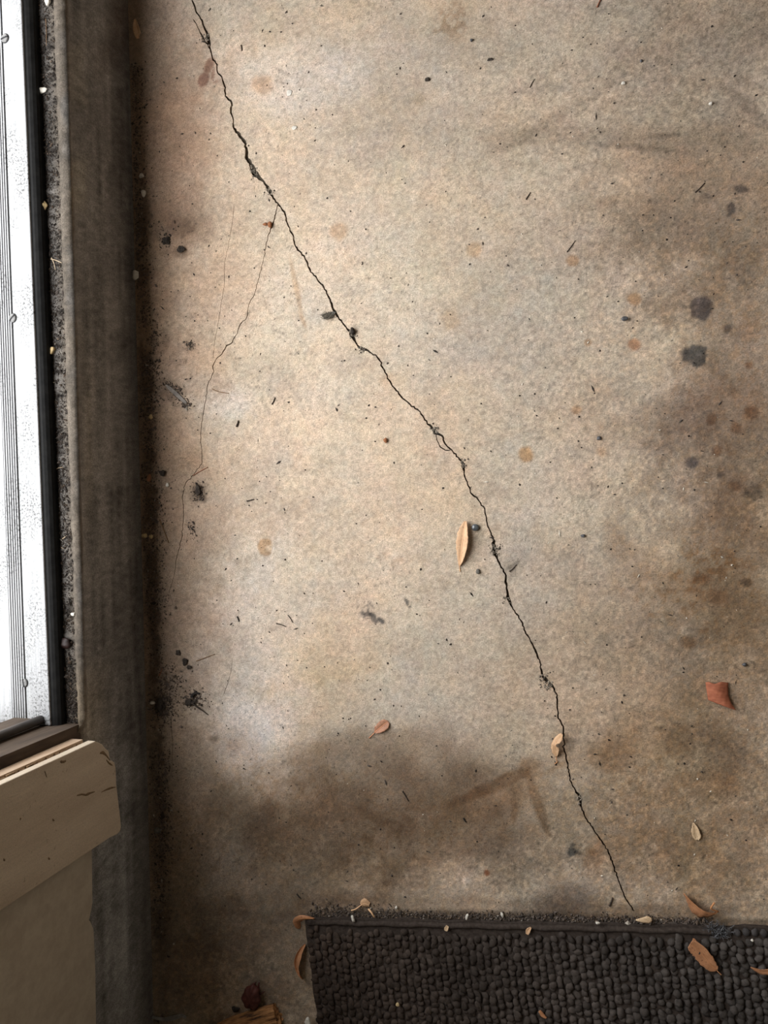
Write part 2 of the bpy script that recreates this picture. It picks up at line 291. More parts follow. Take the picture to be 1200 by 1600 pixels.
    (893, 1331, 11, 8, (0.22, 0.26, 0.31), 0.95, -0.6, 0.3, 1.2), (896, 1320, 6, 3, (0.25, 0.28, 0.32), 0.8), (905, 1333, 6, 3, (0.3, 0.32, 0.36), 0.8, 0.5),
    (805, 880, 18, 26, (0.70, 0.72, 0.74), 0.8, 0.5, 0.5), (800, 885, 14, 3, (0.4, 0.4, 0.4), 0.8, -0.6), (545, 562, 22, 18, (0.76, 0.78, 0.82), 0.7), (548, 450, 20, 14, (0.8, 0.82, 0.86), 0.7),
    (595, 871, 9, 6, (0.62, 0.58, 0.55), 0.8, -0.5, 0.4, 1.0, 0.4), (618, 880, 8, 6, (0.6, 0.57, 0.55), 0.8, -0.7, 0.4, 1.0, 0.4), (635, 872, 10, 9, (0.66, 0.62, 0.6), 0.7, 0, 0.4, 1.0, 0.42), (664, 873, 12, 7, (0.7, 0.63, 0.58), 0.7, 0, 0.4, 1.0, 0.42),
    (776, 770, 20, 10, (0.6, 0.58, 0.56), 0.7, 0, 0.4, 1.0, 0.44), (463, 450, 4, 42, (0.80, 0.70, 0.6), 0.8, -0.22, 0.4, 0.3), (473, 500, 3, 16, (0.75, 0.63, 0.52), 0.8, -0.4), (443, 128, 12, 5, (0.4, 0.4, 0.4), 0.7, 0.5, 0.4, 1.0, 0.4),
    (446, 115, 12, 3, (0.45, 0.45, 0.45), 0.6, 0.5), (266, 612, 24, 18, (0.5, 0.48, 0.46), 0.8, 0.7, 0.5), (297, 540, 9, 8, (0.3, 0.3, 0.3), 0.8, 0, 0.4, 1.0, 0.36), (310, 770, 13, 16, (0.35, 0.33, 0.31), 0.8, 0, 0.5),
    (318, 780, 5, 5, (0.25, 0.22, 0.2), 0.8), (260, 530, 6, 12, (0.6, 0.57, 0.55), 0.7), (728, 1378, 8, 8, (1.5, 1.6, 1.8), 0.6, 0, 0.5, 1.0, 0.42), (590, 1208, 10, 4, (1.25, 1.3, 1.4), 0.6, 0.7),
    (375, 1075, 10, 10, (0.62, 0.6, 0.58), 0.6, 0, 0.5, 1.0, 0.4), (357, 1005, 14, 16, (0.62, 0.62, 0.6), 0.6, 0, 0.5, 1.0, 0.42), (335, 1155, 8, 5, (0.4, 0.38, 0.36), 0.8), (500, 1060, 100, 16, (1.03, 0.98, 0.9), 0.6, -0.2),
]

# ------------------------------------------------------------------ cracks (surveyed on the slab)
MAIN_A = [(296, -14), (300, 0), (307, 20), (316, 32), (319, 44), (324, 52), (326, 66), (329, 77), (332, 90), (339, 101), (339, 110), (346, 120), (351, 134), (352, 150), (362, 161), (360, 172), (365, 187), (365, 200), (374, 210),
          (382, 222), (385, 235), (385, 246), (392, 257), (399, 272), (409, 281), (417, 290), (422, 300), (427, 310), (434, 317), (446, 334), (449, 350), (457, 367), (461, 385), (475, 400), (486, 425), (504, 445), (514, 465),
          (521, 484), (530, 499), (545, 516), (552, 527), (560, 542), (572, 546), (587, 555), (596, 567), (605, 591), (615, 605), (627, 620), (641, 632), (657, 644), (664, 656), (676, 669), (681, 677), (691, 681), (696, 694),
          (705, 703), (716, 715), (724, 725), (725, 740), (732, 760), (737, 772), (745, 777), (757, 795), (761, 817), (770, 842), (772, 860), (780, 880), (789, 896), (791, 912), (794, 935), (800, 949), (815, 971), (822, 990),
          (836, 1015), (844, 1035), (847, 1056), (862, 1070), (871, 1086), (871, 1107), (872, 1122), (880, 1135), (881, 1170), (886, 1190), (892, 1222), (905, 1244), (909, 1262), (912, 1272), (927, 1296), (946, 1322), (960, 1355),
          (967, 1377), (977, 1402), (991, 1424)]
CRACKS = [  # points, width in pixels, fractal roughness, wide places (x, y, reach, factor)
    (MAIN_A, 2.3, 1.3, [(388, 250, 30, 2.0), (399, 268, 14, 2.4), (374, 212, 14, 1.7), (322, 60, 10, 2.6), (420, 298, 9, 2.6), (519, 484, 14, 1.7), (552, 524, 9, 2.4), (565, 545, 7, 1.8), (680, 672, 10, 2.6),
                     (772, 858, 12, 3.0), (792, 915, 20, 1.5), (794, 936, 8, 1.6), (855, 1064, 13, 2.2), (906, 1248, 10, 1.9), (838, 1020, 12, 1.3), (724, 727, 6, 2.4), (362, 170, 12, 1.5)]),
    ([(302, 30), (311, 47), (316, 57), (322, 67), (328, 77)], 1.2, 0.6, [(318, 60, 8, 2.4)]),
    ([(681, 677), (682, 687), (689, 699), (696, 703), (705, 703)], 1.5, 0.8, []),
    ([(434, 317), (430, 337), (424, 355), (417, 376), (413, 400), (407, 425), (403, 440), (397, 460), (389, 475), (385, 497), (375, 507), (370, 522), (361, 537), (354, 540), (347, 552), (337, 562), (332, 572), (334, 580), (325, 600),
      (322, 622), (317, 650), (314, 670), (314, 695), (316, 712), (315, 725), (302, 742), (290, 755), (285, 775), (287, 800), (285, 837), (277, 867), (272, 900), (264, 927)], 0.95, 0.9,
     [(430, 337, 18, 1.6), (424, 354, 8, 2.2), (352, 541, 18, 1.9), (378, 505, 10, 1.5), (333, 575, 8, 1.4), (270, 900, 40, 0.6)]),
    ([(366, 318), (364, 340), (362, 355), (356, 388), (351, 410), (350, 450), (345, 478), (342, 500), (336, 530), (333, 560)], 0.5, 0.4, []),
    ([(270, 1110), (267, 1130), (270, 1160), (269, 1190), (268, 1215)], 0.7, 0.4, []),
    ([(363, 1028), (361, 1050), (355, 1070), (349, 1087)], 0.6, 0.4, []),
]
def crack_line(pts, w, rough, wide, seed):
    g = np.random.default_rng(seed); P = np.array(pts, float); out = [P[0]]
    for a, b in zip(P[:-1], P[1:]):
        n = max(1, int(np.linalg.norm(b-a)/3.2)); nn = np.array([-(b-a)[1], (b-a)[0]])/(np.linalg.norm(b-a)+1e-9)
        for k in range(1, n+1):
            q = a+(b-a)*k/n
            if k < n: q = q+nn*g.normal(0, rough*0.55)
            else: q = q+nn*g.normal(0, rough*0.25)
            out.append(q)
    Q = np.array(out); ww = w*(0.75+0.5*g.random(len(Q)))
    for (x, y, r, f) in wide: ww *= 1+(f-1)*np.exp(-((Q[:, 0]-x)**2+(Q[:, 1]-y)**2)/(r*r))
    ww[0] *= 0.7; ww[-1] *= 0.5
    return Q, ww
LINES = [crack_line(p, w, r, wd, 300+i) for i, (p, w, r, wd) in enumerate(CRACKS)]

# ------------------------------------------------------------------ floor slab: fine grid, with the cracks cut into it
M_FLOOR = mat_attr('stained_concrete', fine=(520, 170), lohi=(0.66, 1.30), rough=0.72, spec=0.25, bmp=0.35, bd=0.0007)
ST = 0.0021
cor = [at(*p) for p in ((0, 0), (1200, 0), (0, 1600), (1200, 1600))]
GX0, GX1 = 0.0, max(c[0] for c in cor)+0.04
GY0, GY1 = min(cor[2][1], cor[3][1])-0.03, max(c[1] for c in cor)+0.03
nx, ny = int((GX1-GX0)/ST)+1, int((GY1-GY0)/ST)+1
RX0, RX1, RY0, RY1 = -0.0, 2.3, -2.0, 2.2
def build_floor():
    gx = GX0+ST*np.arange(nx); gy = GY0+ST*np.arange(ny); XX, YY = np.meshgrid(gx, gy, indexing='ij')
    V = np.stack([XX.ravel(), YY.ravel(), np.zeros(nx*ny)], 1)
    band = np.zeros((nx-1, ny-1), bool); polys = []
    for Q, ww in LINES:
        P = np.array([at(x, y) for x, y in Q])[:, :2]; hw = ww*0.5*np.array([np.linalg.norm(at(x+1, y)-at(x, y)) for x, y in Q])
        T = np.gradient(P, axis=0); T /= np.linalg.norm(T, axis=1)[:, None]; Nn = np.stack([-T[:, 1], T[:, 0]], 1)
        polys.append((P, hw, P+Nn*hw[:, None], P-Nn*hw[:, None]))
        for p, h in zip(P, hw):
            r = int(h/ST)+2; i, j = int((p[0]-GX0)/ST), int((p[1]-GY0)/ST)
            band[max(i-r, 0):i+r+1, max(j-r, 0):j+r+1] = True
    qi, qj = np.nonzero(~band); a = qi*ny+qj
    quads = np.stack([a, a+ny, a+ny+1, a+1], 1)
    # boundary of the band
    pad = np.pad(band, 1); cv, ce, idx, back = [], [], {}, []
    def vid(i, j):
        k = i*ny+j
        if k not in idx: idx[k] = len(cv); cv.append(Vector((gx[i], gy[j]))); back.append(k)
        return idx[k]
    bi, bj = np.nonzero(band)
    for i, j in zip(bi, bj):
        if not pad[i, j+1]: ce.append((vid(i, j), vid(i, j+1)))
        if not pad[i+2, j+1]: ce.append((vid(i+1, j), vid(i+1, j+1)))
        if not pad[i+1, j]: ce.append((vid(i, j), vid(i+1, j)))
        if not pad[i+1, j+2]: ce.append((vid(i, j+1), vid(i+1, j+1)))
    for P, hw, A, B in polys:
        loop = list(A)+list(B[::-1]); s = len(cv); cv += [Vector(p) for p in loop]
        ce += [(s+k, s+(k+1) % len(loop)) for k in range(len(loop))]
    r = delaunay_2d_cdt(cv, ce, [], 0, 1e-7)
    ov, of = np.array([(v.x, v.y) for v in r[0]]), r[2]
    tri = np.array([f for f in of if len(f) == 3]); cen = ov[tri].mean(1)
    ci, cj = np.clip(((cen[:, 0]-GX0)/ST).astype(int), 0, nx-2), np.clip(((cen[:, 1]-GY0)/ST).astype(int), 0, ny-2)
    ok = band[ci, cj] & (cen[:, 0] > GX0) & (cen[:, 1] > GY0) & (cen[:, 1] < gy[-1]); tri, cen = tri[ok], cen[ok]
    inc = np.zeros(len(tri), bool)
    for P, hw, A, B in polys:
        for k in range(len(P)-1):
            a, b = P[k], P[k+1]; near = np.nonzero((np.abs(cen-(a+b)/2).max(1) < 0.008))[0]
            if not len(near): continue
            d = b-a; t = np.clip(((cen[near]-a)@d)/(d@d+1e-12), 0, 1); q = a+t[:, None]*d
            inc[near] |= np.linalg.norm(cen[near]-q, axis=1) < (hw[k]+(hw[k+1]-hw[k])*t)*0.97
    o = len(V); n2 = len(ov)
    top = np.hstack([ov, np.zeros((n2, 1))]); low = np.hstack([ov, np.full((n2, 1), -0.006)])
    V = np.vstack([V, top, low]); faces = quads.tolist(); edge = {}
    def ccw(t): 
        p = ov[t]; return t if np.cross(p[1]-p[0], p[2]-p[0]) > 0 else t[::-1]
    for t, c in zip(tri, inc):
        t = ccw(t); faces.append((t+o+(n2 if c else 0)).tolist())
        for k in range(3):
            e = (int(t[k]), int(t[(k+1) % 3])); edge[e] = c
    for (a, b), c in edge.items():
        if c and not edge.get((b, a), True): faces.append([o+a, o+b, o+n2+b, o+n2+a])
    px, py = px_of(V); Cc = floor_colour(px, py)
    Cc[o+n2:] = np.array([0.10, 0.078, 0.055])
    # rest of the slab, outside the surveyed part
    o = len(V); x1, y1 = gx[-1], gy[-1]
    V = np.vstack([V, [(RX0, RY0, 0), (RX1, RY0, 0), (RX1, GY0, 0), (RX0, GY0, 0), (x1, GY0, 0), (x1, y1, 0), (RX1, y1, 0), (RX0, y1, 0), (RX0, RY1, 0), (RX1, RY1, 0)]])
    faces += [[o, o+1, o+2, o+4, o+3], [o+4, o+2, o+6, o+5], [o+7, o+5, o+6, o+9, o+8]]
    Cc = np.vstack([Cc, np.ones((10, 3))*BASE*0.75])
    return tag(mesh('floor', V, faces, M_FLOOR, cols=Cc), 'stained tan concrete floor with a long diagonal crack', kind='structure')
FLOOR = build_floor()

# ------------------------------------------------------------------ room shell, step under the door, wall
M_WALL = mat('cream_wall_paint', lin(160, 152, 140), lin(172, 164, 152), 25, 0.7, bmp=0.2)
M_PANEL = mat('cream_panel_paint', lin(182, 170, 152), lin(198, 188, 170), 60, 0.65, bmp=0.4, bd=0.001)
M_CEIL = mat('ceiling_white', lin(205, 200, 190), lin(215, 210, 200), 20, 0.9)
WT = 0.15
def wall(name, boxes, m, label=None):
    V, Fc = [], []
    for lo, hi in boxes: box(V, Fc, lo, hi)
    return tag(mesh(name, V, Fc, m), label, kind='structure')
WB = float(atx(149, 1450, 0.008)[2])          # lower edge of the wall board
XW = 0.008
EDGE = [(-2.0, WB)]
WL = wall('wall_left', [((-WT, RY0, CURB), (-0.0, YJ-0.03, 2.4)), ((-WT, YJ+DW+0.03, CURB), (0.0, RY1, 2.4)), ((-WT, YJ-0.03, CURB+DH+0.03), (0.0, YJ+DW+0.03, 2.4))], M_WALL, 'painted wall with the doorway')
wall('wall_right', [((RX1, RY0-WT, -0.05), (RX1+WT, RY1+WT, 2.4))], M_WALL)
wall('wall_front', [((RX0-WT, RY0-WT, -0.05), (RX1, RY0, 2.4))], M_WALL)
wall('wall_back', [((RX0-WT, RY1, -0.05), (RX1, RY1+WT, 2.4))], M_WALL)
wall('ceiling', [((-WT, RY0-WT, 2.4), (RX1+WT, RY1+WT, 2.5))], M_CEIL)
# porch slab outside
M_PORCH = mat('porch_concrete', (0.30, 0.28, 0.25), (0.4, 0.38, 0.34), 8, 0.9)
wall('ground', [((-4.0, -4.0, -0.06), (-WT-0.001, 4.0, CURB-0.03))], M_PORCH, 'concrete porch slab outside the door')
# wall board (ragged right/lower edge seen from above)
pe = [(150, 1640), (150, 1600), (149.5, 1560), (149, 1520), (147.5, 1480), (146, 1452), (141, 1440), (139, 1438), (142, 1424), (144.5, 1410), (144, 1380), (143.5, 1340), (143, 1322), (150, 1290)]
pb = [tuple(atx(x, y, XW)) for x, y in pe]
z0 = pb[0][2]; poly = [(XW, RY0, z0)] + pb + [(XW, YJ-0.04, pb[-1][2]), (XW, YJ-0.04, 2.4), (XW, RY0, 2.4)]
V, Fc = prism(poly, (-0.008, 0, 0)); mesh('wall_board', V, Fc, M_PANEL, WL)

M_CURB = mat_attr('grimy_painted_step', fine=(520, 170), lohi=(0.62, 1.36), rough=0.85, spec=0.2, bmp=0.5, bd=0.001)
def lerp_x(pa, pb_, z):                       # line through two surveyed points at height z -> x as a function of y
    a, b = at(*pa, z), at(*pb_, z); return lambda y: a[0]+(b[0]-a[0])*(y-a[1])/(b[1]-a[1])
LIP_O, LIP_I = lerp_x((101, 0), (135, 1100), CURB), lerp_x((82, 0), (119, 1100), CURB)
GUT = CURB-0.006
STRIP = lerp_x((48, 0), (92, 1100), CURB+0.004)
def build_curb():
    ys = np.arange(GY0-0.02, GY1+0.02, 0.0028); npf = 34
    prof_t = np.linspace(0, 1, npf); V = np.zeros((len(ys), npf, 3))
    for i, y in enumerate(ys):
        lo, li = min(LIP_O(y), 0.010), LIP_I(y)
        lo = lo+(-0.002-lo)*(1-float(sst(YJ-0.02, YJ+0.012, y)))
        key = [(0.0, 0.0), (0.0, CURB*0.3), (0.0015, CURB*0.65), (0.0, CURB*0.88), (lo*0.75, CURB-0.008), (lo-0.001, CURB-0.002), ((lo+li)/2, CURB+0.0015), (li+0.002, CURB-0.001), (li-0.003, GUT), (-0.09, GUT), (-WT, GUT)]
        K = np.array(key); s = np.concatenate([[0], np.cumsum(np.array([6, 6, 4, 3, 2, 2, 2, 2, 5, 1]))]).astype(float); s /= s[-1]
        V[i, :, 0] = np.interp(prof_t, s, K[:, 0]); V[i, :, 2] = np.interp(prof_t, s, K[:, 1]); V[i, :, 1] = y
    yy = V[..., 1].ravel(); tt = np.tile(prof_t, len(ys))
    n1 = (fbm(yy*1000, tt*90, 9, 700, 3)-0.5); n2 = fbm(yy*1000, tt*200, 60, 720, 3)-0.5
    top = sst(0.55, 0.75, tt)*(1-sst(0.9, 0.95, tt))
    V = V.reshape(-1, 3); V[:, 0] += n1*0.0022*sst(0.02, 0.1, tt)+n2*0.003*top; V[:, 2] += n1*0.0055*top
    X, Y = px_of(V)
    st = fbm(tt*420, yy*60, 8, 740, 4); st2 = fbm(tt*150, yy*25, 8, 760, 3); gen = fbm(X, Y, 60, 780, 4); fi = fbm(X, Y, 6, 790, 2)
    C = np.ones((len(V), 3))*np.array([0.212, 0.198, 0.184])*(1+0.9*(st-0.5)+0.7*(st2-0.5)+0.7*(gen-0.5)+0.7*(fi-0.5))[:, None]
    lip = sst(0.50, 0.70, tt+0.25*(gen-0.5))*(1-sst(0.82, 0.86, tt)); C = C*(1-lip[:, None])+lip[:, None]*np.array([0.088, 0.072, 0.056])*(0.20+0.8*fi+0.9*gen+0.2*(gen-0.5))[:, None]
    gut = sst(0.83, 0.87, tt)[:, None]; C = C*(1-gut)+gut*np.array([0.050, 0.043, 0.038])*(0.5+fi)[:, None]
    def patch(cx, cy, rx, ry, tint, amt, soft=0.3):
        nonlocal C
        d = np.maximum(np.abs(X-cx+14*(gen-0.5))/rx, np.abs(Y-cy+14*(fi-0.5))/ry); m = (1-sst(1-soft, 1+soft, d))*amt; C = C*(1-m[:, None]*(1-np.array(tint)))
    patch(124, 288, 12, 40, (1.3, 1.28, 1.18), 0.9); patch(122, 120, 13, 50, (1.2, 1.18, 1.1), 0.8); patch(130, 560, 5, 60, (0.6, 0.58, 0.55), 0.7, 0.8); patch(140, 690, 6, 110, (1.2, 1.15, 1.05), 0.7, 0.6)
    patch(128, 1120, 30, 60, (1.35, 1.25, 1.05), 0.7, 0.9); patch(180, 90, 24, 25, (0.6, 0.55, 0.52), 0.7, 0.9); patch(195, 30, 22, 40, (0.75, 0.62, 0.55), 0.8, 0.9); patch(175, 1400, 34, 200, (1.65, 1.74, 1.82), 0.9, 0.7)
    foot = (1-sst(0.0, 0.26, tt+0.15*(gen-0.5)))*0.55; C *= 1-foot[:, None]*(1-np.array([0.45, 0.40, 0.37]))  # foot of the step darkened in the colour, standing in for its shade
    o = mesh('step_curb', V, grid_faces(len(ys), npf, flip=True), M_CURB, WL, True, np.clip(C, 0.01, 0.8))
    # plain lengths of the step beyond the surveyed part
    V2, F2 = [], []
    for a, b in ((RY0, ys[0]), (ys[-1], RY1)): box(V2, F2, (-WT, a, 0.0), (0.0, b, CURB-0.002))
    mesh('step_curb', V2, F2, M_CURB, WL, cols=np.ones((len(V2), 3))*np.array([0.17, 0.15, 0.13]))
    return o
build_curb()

# ------------------------------------------------------------------ door frame
M_JAMB = mat('weathered_brown_wood', lin(58, 48, 40), lin(92, 77, 64), 60, 0.8, stretch=(1, 1, 0.15), bmp=0.5)
M_RUB = mat('black_rubber', (0.006, 0.006, 0.006), (0.014, 0.0135, 0.013), 80, 0.5, spec=0.15, bmp=0.2)
M_WS = mat('dusty_grey_weatherstrip', lin(58, 54, 52), lin(86, 80, 76), 60, 0.6, stretch=(1, 1, 0.3), bmp=0.3)
D = bpy.data.objects.new('door_1', None); COL.objects.link(D); tag(D, 'door frame of the open doorway', kind='structure'); D.location = (0, YJ, CURB)
def dpart(name, V, Fc, m, smooth=False):
    return mesh(name, np.asarray(V)-np.array([0, YJ, CURB]), Fc, m, D, smooth)
for y0, y1 in ((YJ-0.03, YJ), (YJ+DW, YJ+DW+0.03)):
    V, Fc = [], []; box(V, Fc, (-WT, y0, CURB-0.004), (-0.001, y1, CURB+DH)); dpart('jamb', V, Fc, M_JAMB)
V, Fc = [], []; box(V, Fc, (-WT, YJ-0.03, CURB+DH), (-0.001, YJ+DW+0.03, CURB+DH+0.03)); dpart('jamb', V, Fc, M_JAMB)
ws = at(75, 1114, CURB+0.006)
V, Fc = tube([(ws[0]-0.004, YJ+0.006+0.003*math.sin(z*9), z) for z in np.linspace(CURB+0.012, CURB+DH, 40)], 0.0062, 10); dpart('weatherstrip', V, Fc, M_WS, True)
V, Fc = [], []; box(V, Fc, (ws[0]-0.05, YJ-0.001, CURB+0.008), (ws[0]-0.012, YJ+0.0095, CURB+DH)); dpart('door_stop', V, Fc, M_JAMB)
# casing: a front board nailed over an older strip
def mat_paint(name, c1, c2, dirt, stretch):
    m = bpy.data.materials.new(name); nt, N, L, bs = nodes(m); bs.inputs['Roughness'].default_value = 0.6; bs.inputs['Specular IOR Level'].default_value = 0.3
    n1 = noise(nt, coord(nt, stretch), 22, 5); n2 = noise(nt, coord(nt), 130, 3, 0.6); n3 = noise(nt, coord(nt, (40, 40, 2)), 9, 3); n4 = noise(nt, coord(nt), 900, 2)
    c = ramp(nt, n1, [(0.32, c1), (0.68, c2)]); c = mixc(nt, c, (*dirt, 1), ramp(nt, n2, [(0.66, grey(0)), (0.74, grey(0.55))]))
    c = mixc(nt, c, ramp(nt, n3, [(0.35, grey(0.95)), (0.65, grey(1.02))]), 1.0, 'MULTIPLY'); c = mixc(nt, c, ramp(nt, n4, [(0.3, grey(0.86)), (0.7, grey(1.12))]), 1.0, 'MULTIPLY')
    L.new(c, bs.inputs['Base Color']); bump(nt, bs, n1, 0.35, 0.0015); return m
M_CAS = mat_paint('chipped_cream_paint', lin(186, 170, 150), lin(206, 192, 172), lin(126, 110, 92), (1, 1, 0.3))
M_CASB = mat('pinkish_bare_wood', lin(176, 148, 122), lin(206, 184, 160), 50, 0.7, stretch=(1, 1, 0.15), bmp=0.4)
XF = 0.036
T1 = tag(bpy.data.objects.new('trim_1', None), 'cream painted door casing with a chipped lower corner', kind='structure'); COL.objects.link(T1)
cp = [(149, 1158), (154, 1160), (160, 1163), (165, 1170), (170, 1173), (171, 1180), (172, 1187), (179, 1191), (181, 1200), (182, 1225), (185, 1250), (188, 1275), (189.5, 1292), (188, 1299), (183, 1304), (172, 1309)]
c3 = [atx(x, y, XF) for x, y in cp]
ytop, ybot = c3[0][1], c3[-1][1]
def board(pts, th, zt):
    y0, y1 = pts[0][1], pts[-1][1]
    return prism([tuple(p) for p in pts]+[(pts[0][0], y1, zt), (pts[0][0], y0, zt)], (-th, 0, 0))
V, Fc = board(c3, 0.013, CURB+DH+0.1); o = mesh('front_board', V, Fc, M_CAS, T1)
b = o.modifiers.new('edge', 'BEVEL'); b.width = 0.0012; b.segments = 2; b.limit_method = 'ANGLE'
bk = [(0.0195, ytop+0.003, c3[0][2]+0.006), (0.0195, ytop-0.03, c3[0][2]+0.002), (0.0195, ybot+0.02, c3[-1][2]+0.012)]
V, Fc = board(bk, 0.0185, CURB+DH+0.1); mesh('backing_strip', V, Fc, M_CASB, T1)
M_CHIP = mat('flaking_brown_underpaint', lin(96, 74, 52), lin(132, 106, 78), 120, 0.8, bmp=0.5)
Vs, Fs = [], []
for z in np.arange(c3[0][2]+0.01, 0.8, 0.016):   # flakes of old paint in the gap between the two boards
    w = random.uniform(0.006, 0.018); box(Vs, Fs, (0.0195, ytop-0.003, z), (0.0230, ytop+random.uniform(-0.0005, 0.002), z+w))
mesh('paint_flakes', Vs, Fs, M_CHIP, T1)
for yb in (YJ+DW+0.02,):                      # the far casing and head, out of frame
    V, Fc = [], []; box(V, Fc, (0.008, yb, c3[0][2]), (XF, yb+0.13, CURB+DH+0.1)); mesh('front_board', V, Fc, M_CAS, T1)
V, Fc = [], []; box(V, Fc, (0.008, YJ-0.02, CURB+DH+0.02), (XF-0.001, YJ+DW+0.02, CURB+DH+0.14)); mesh('front_board', V, Fc, M_CAS, T1)

M_NICK = mat('bare_wood_nick', lin(104, 84, 64), lin(140, 118, 92), 300, 0.85)
for k, (pts, w) in enumerate(((((120, 1243), (128, 1241), (134, 1242), (141, 1239), (148, 1237)), 0.0016), (((158, 1238), (166, 1234), (174, 1231), (181, 1230)), 0.0011), (((94, 1190), (99, 1190.5), (103, 1189)), 0.0018), (((172, 1188), (166, 1180), (161, 1176), (156, 1177)), 0.0020),
                            (((176, 1196), (170, 1192), (166, 1187)), 0.0014), (((8, 1248), (24, 1242), (45, 1233)), 0.0007), (((70, 1205), (73, 1214)), 0.0012), (((82, 1281), (85, 1282)), 0.0014), (((31, 1280), (33, 1279)), 0.0013), (((5, 1343), (8, 1344)), 0.0015), (((75, 1341), (78, 1342)), 0.0012))):
    P = spline([atx(x, y, XF+0.0002) for x, y in pts], 9); n = len(P); V = []
    for i, p in enumerate(P):
        hw = w*(0.25+math.sin(math.pi*(i+0.5)/n))*(0.7+0.5*random.random()); V += [p+np.array([0, -hw, 0]), p+np.array([0.0006, 0, 0.0002]), p+np.array([0, hw, 0])]
    mesh('paint_nick', V, grid_faces(n, 3, flip=True).tolist(), M_NICK if k not in (5,) else M_CAS, T1)
# ------------------------------------------------------------------ aluminium threshold
ZT = CURB+0.016
def mat_alu():
    m = bpy.data.materials.new('weathered_aluminium'); nt, N, L, bs = nodes(m)
    bs.inputs['Metallic'].default_value = 0.0; bs.inputs['Roughness'].default_value = 0.5
    v = coord(nt); n1 = noise(nt, v, 320, 4, 0.7); n2 = noise(nt, coord(nt, (1.5, 1, 1)), 7, 4); n3 = noise(nt, coord(nt, (60, 3, 60)), 6, 3)
    sp = ramp(nt, n1, [(0.40, grey(0.0)), (0.50, grey(1.0))]); pa = ramp(nt, n2, [(0.43, grey(1.0)), (0.54, grey(0.10))])
    base = ramp(nt, n3, [(0.3, (0.25, 0.252, 0.256)), (0.7, (0.34, 0.34, 0.34))])
    dirt = mixc(nt, (0.055, 0.052, 0.05, 1), base, sp); L.new(mixc(nt, base, dirt, pa), bs.inputs['Base Color']); bump(nt, bs, n1, 0.25, 0.0006)
    return m
M_ALU = mat_alu()
M_DARK = mat('dark_groove_dirt', (0.012, 0.012, 0.014), (0.03, 0.03, 0.03), 200, 0.9)
M_SCREW = mat('dull_screw_steel', (0.09, 0.088, 0.085), (0.17, 0.165, 0.16), 200, 0.45, metal=0.3)
TE = lerp_x((33, 0), (77.5, 1110), ZT)        # inner edge of the metal
RB = lerp_x((2, 0), (40, 1060), ZT)           # right edge of the ribbed band
YT0, YT1 = YJ+0.001, YJ+DW-0.001
tl = (TE(YJ), YJ, CURB)
TH = empty('door_threshold', tl, 'bright ribbed aluminium threshold of the doorway at the left edge', 'threshold')
def strip(xa, xb, z0, z1, y0=YT0, y1=YT1, n=2):   # bar between two surveyed lines
    V, Fc = [], []
    for y in (y0, y1): V += [(xa(y), y, z0), (xb(y), y, z0), (xb(y), y, z1), (xa(y), y, z1)]
    Fc = [(0, 1, 2, 3), (7, 6, 5, 4), (0, 4, 5, 1), (1, 5, 6, 2), (2, 6, 7, 3), (3, 7, 4, 0)]
    return np.array(V)-np.array(tl), Fc
o = mesh('tread_plate', *strip(RB, TE, ZT-0.004, ZT), M_ALU, TH); bv = o.modifiers.new('edge', 'BEVEL'); bv.width = 0.0012; bv.segments = 2
NR, PI_ = 6, 0.0040
off = lambda k: (lambda y, k=k: RB(y)-k)
mesh('groove_bed', *strip(off(NR*PI_+0.001), off(-0.0005), ZT-0.006, ZT-0.0030), M_DARK, TH)
for k in range(NR):
    o = mesh('rib', *strip(off((k+1)*PI_), off(k*PI_+0.0020), ZT-0.003, ZT+0.0006), M_ALU, TH)
mesh('tread_plate', *strip(off(0.105-0.02), off(NR*PI_+0.0015), ZT-0.004, ZT), M_ALU, TH)
mesh('sill_body', *strip(off(0.08), lambda y: TE(y)-0.004, GUT-0.001, ZT-0.004), M_DARK, TH)
V = []; prof = [(0.0, ZT-0.003), (0.004, ZT-0.004), (0.008, ZT-0.006), (0.0115, ZT-0.0095), (0.0125, ZT-0.014), (0.0115, GUT-0.001), (-0.003, GUT-0.001), (-0.003, ZT-0.004)]
for y in (YT0-0.012, YT1): V += [(TE(y)+a, y, z) for a, z in prof]
k = len(prof); Fc = [[i, (i+1) % k, k+(i+1) % k, k+i] for i in range(k)]+[list(range(k))[::-1], list(range(k, 2*k))]
mesh('rubber_gasket', np.array(V)-np.array(tl), Fc, M_RUB, TH)
for (sx, sy, rot) in ((20, 497, 0.75), (38, 1067, 1.75), (8, 60, 0.2)):
    p = at(sx, sy, ZT); r = 0.0062
    K = 18; V = [];
    for rr, zz in ((r, 0), (r, 0.0009), (r*0.85, 0.0018), (r*0.45, 0.0022)): V += [(rr*math.cos(2*math.pi*q/K), rr*math.sin(2*math.pi*q/K), zz) for q in range(K)]
    Fc = [[a*K+q, a*K+(q+1) % K, (a+1)*K+(q+1) % K, (a+1)*K+q] for a in range(3) for q in range(K)]+[[3*K+q for q in range(K)]]
    VR = [(q_*math.cos(2*math.pi*q/K), q_*math.sin(2*math.pi*q/K), z_) for q_, z_ in ((r*1.16, 0.0000), (r*1.12, 0.0004)) for q in range(K)]; s = mesh('screw', V, Fc, M_SCREW, TH); mesh('countersink', VR, [[q, (q+1) % K, K+(q+1) % K, K+q] for q in range(K)]+[[K+q for q in range(K)]], M_DARK, s); s.location = Vector(p-np.array(tl))
    if True:
        V, Fc = [], []; box(V, Fc, (-r*0.95, -0.0010, 0.0010), (r*0.95, 0.0010, 0.0024)); sl = mesh('slot', V, Fc, M_DARK, s); sl.rotation_euler = (0, 0, rot)

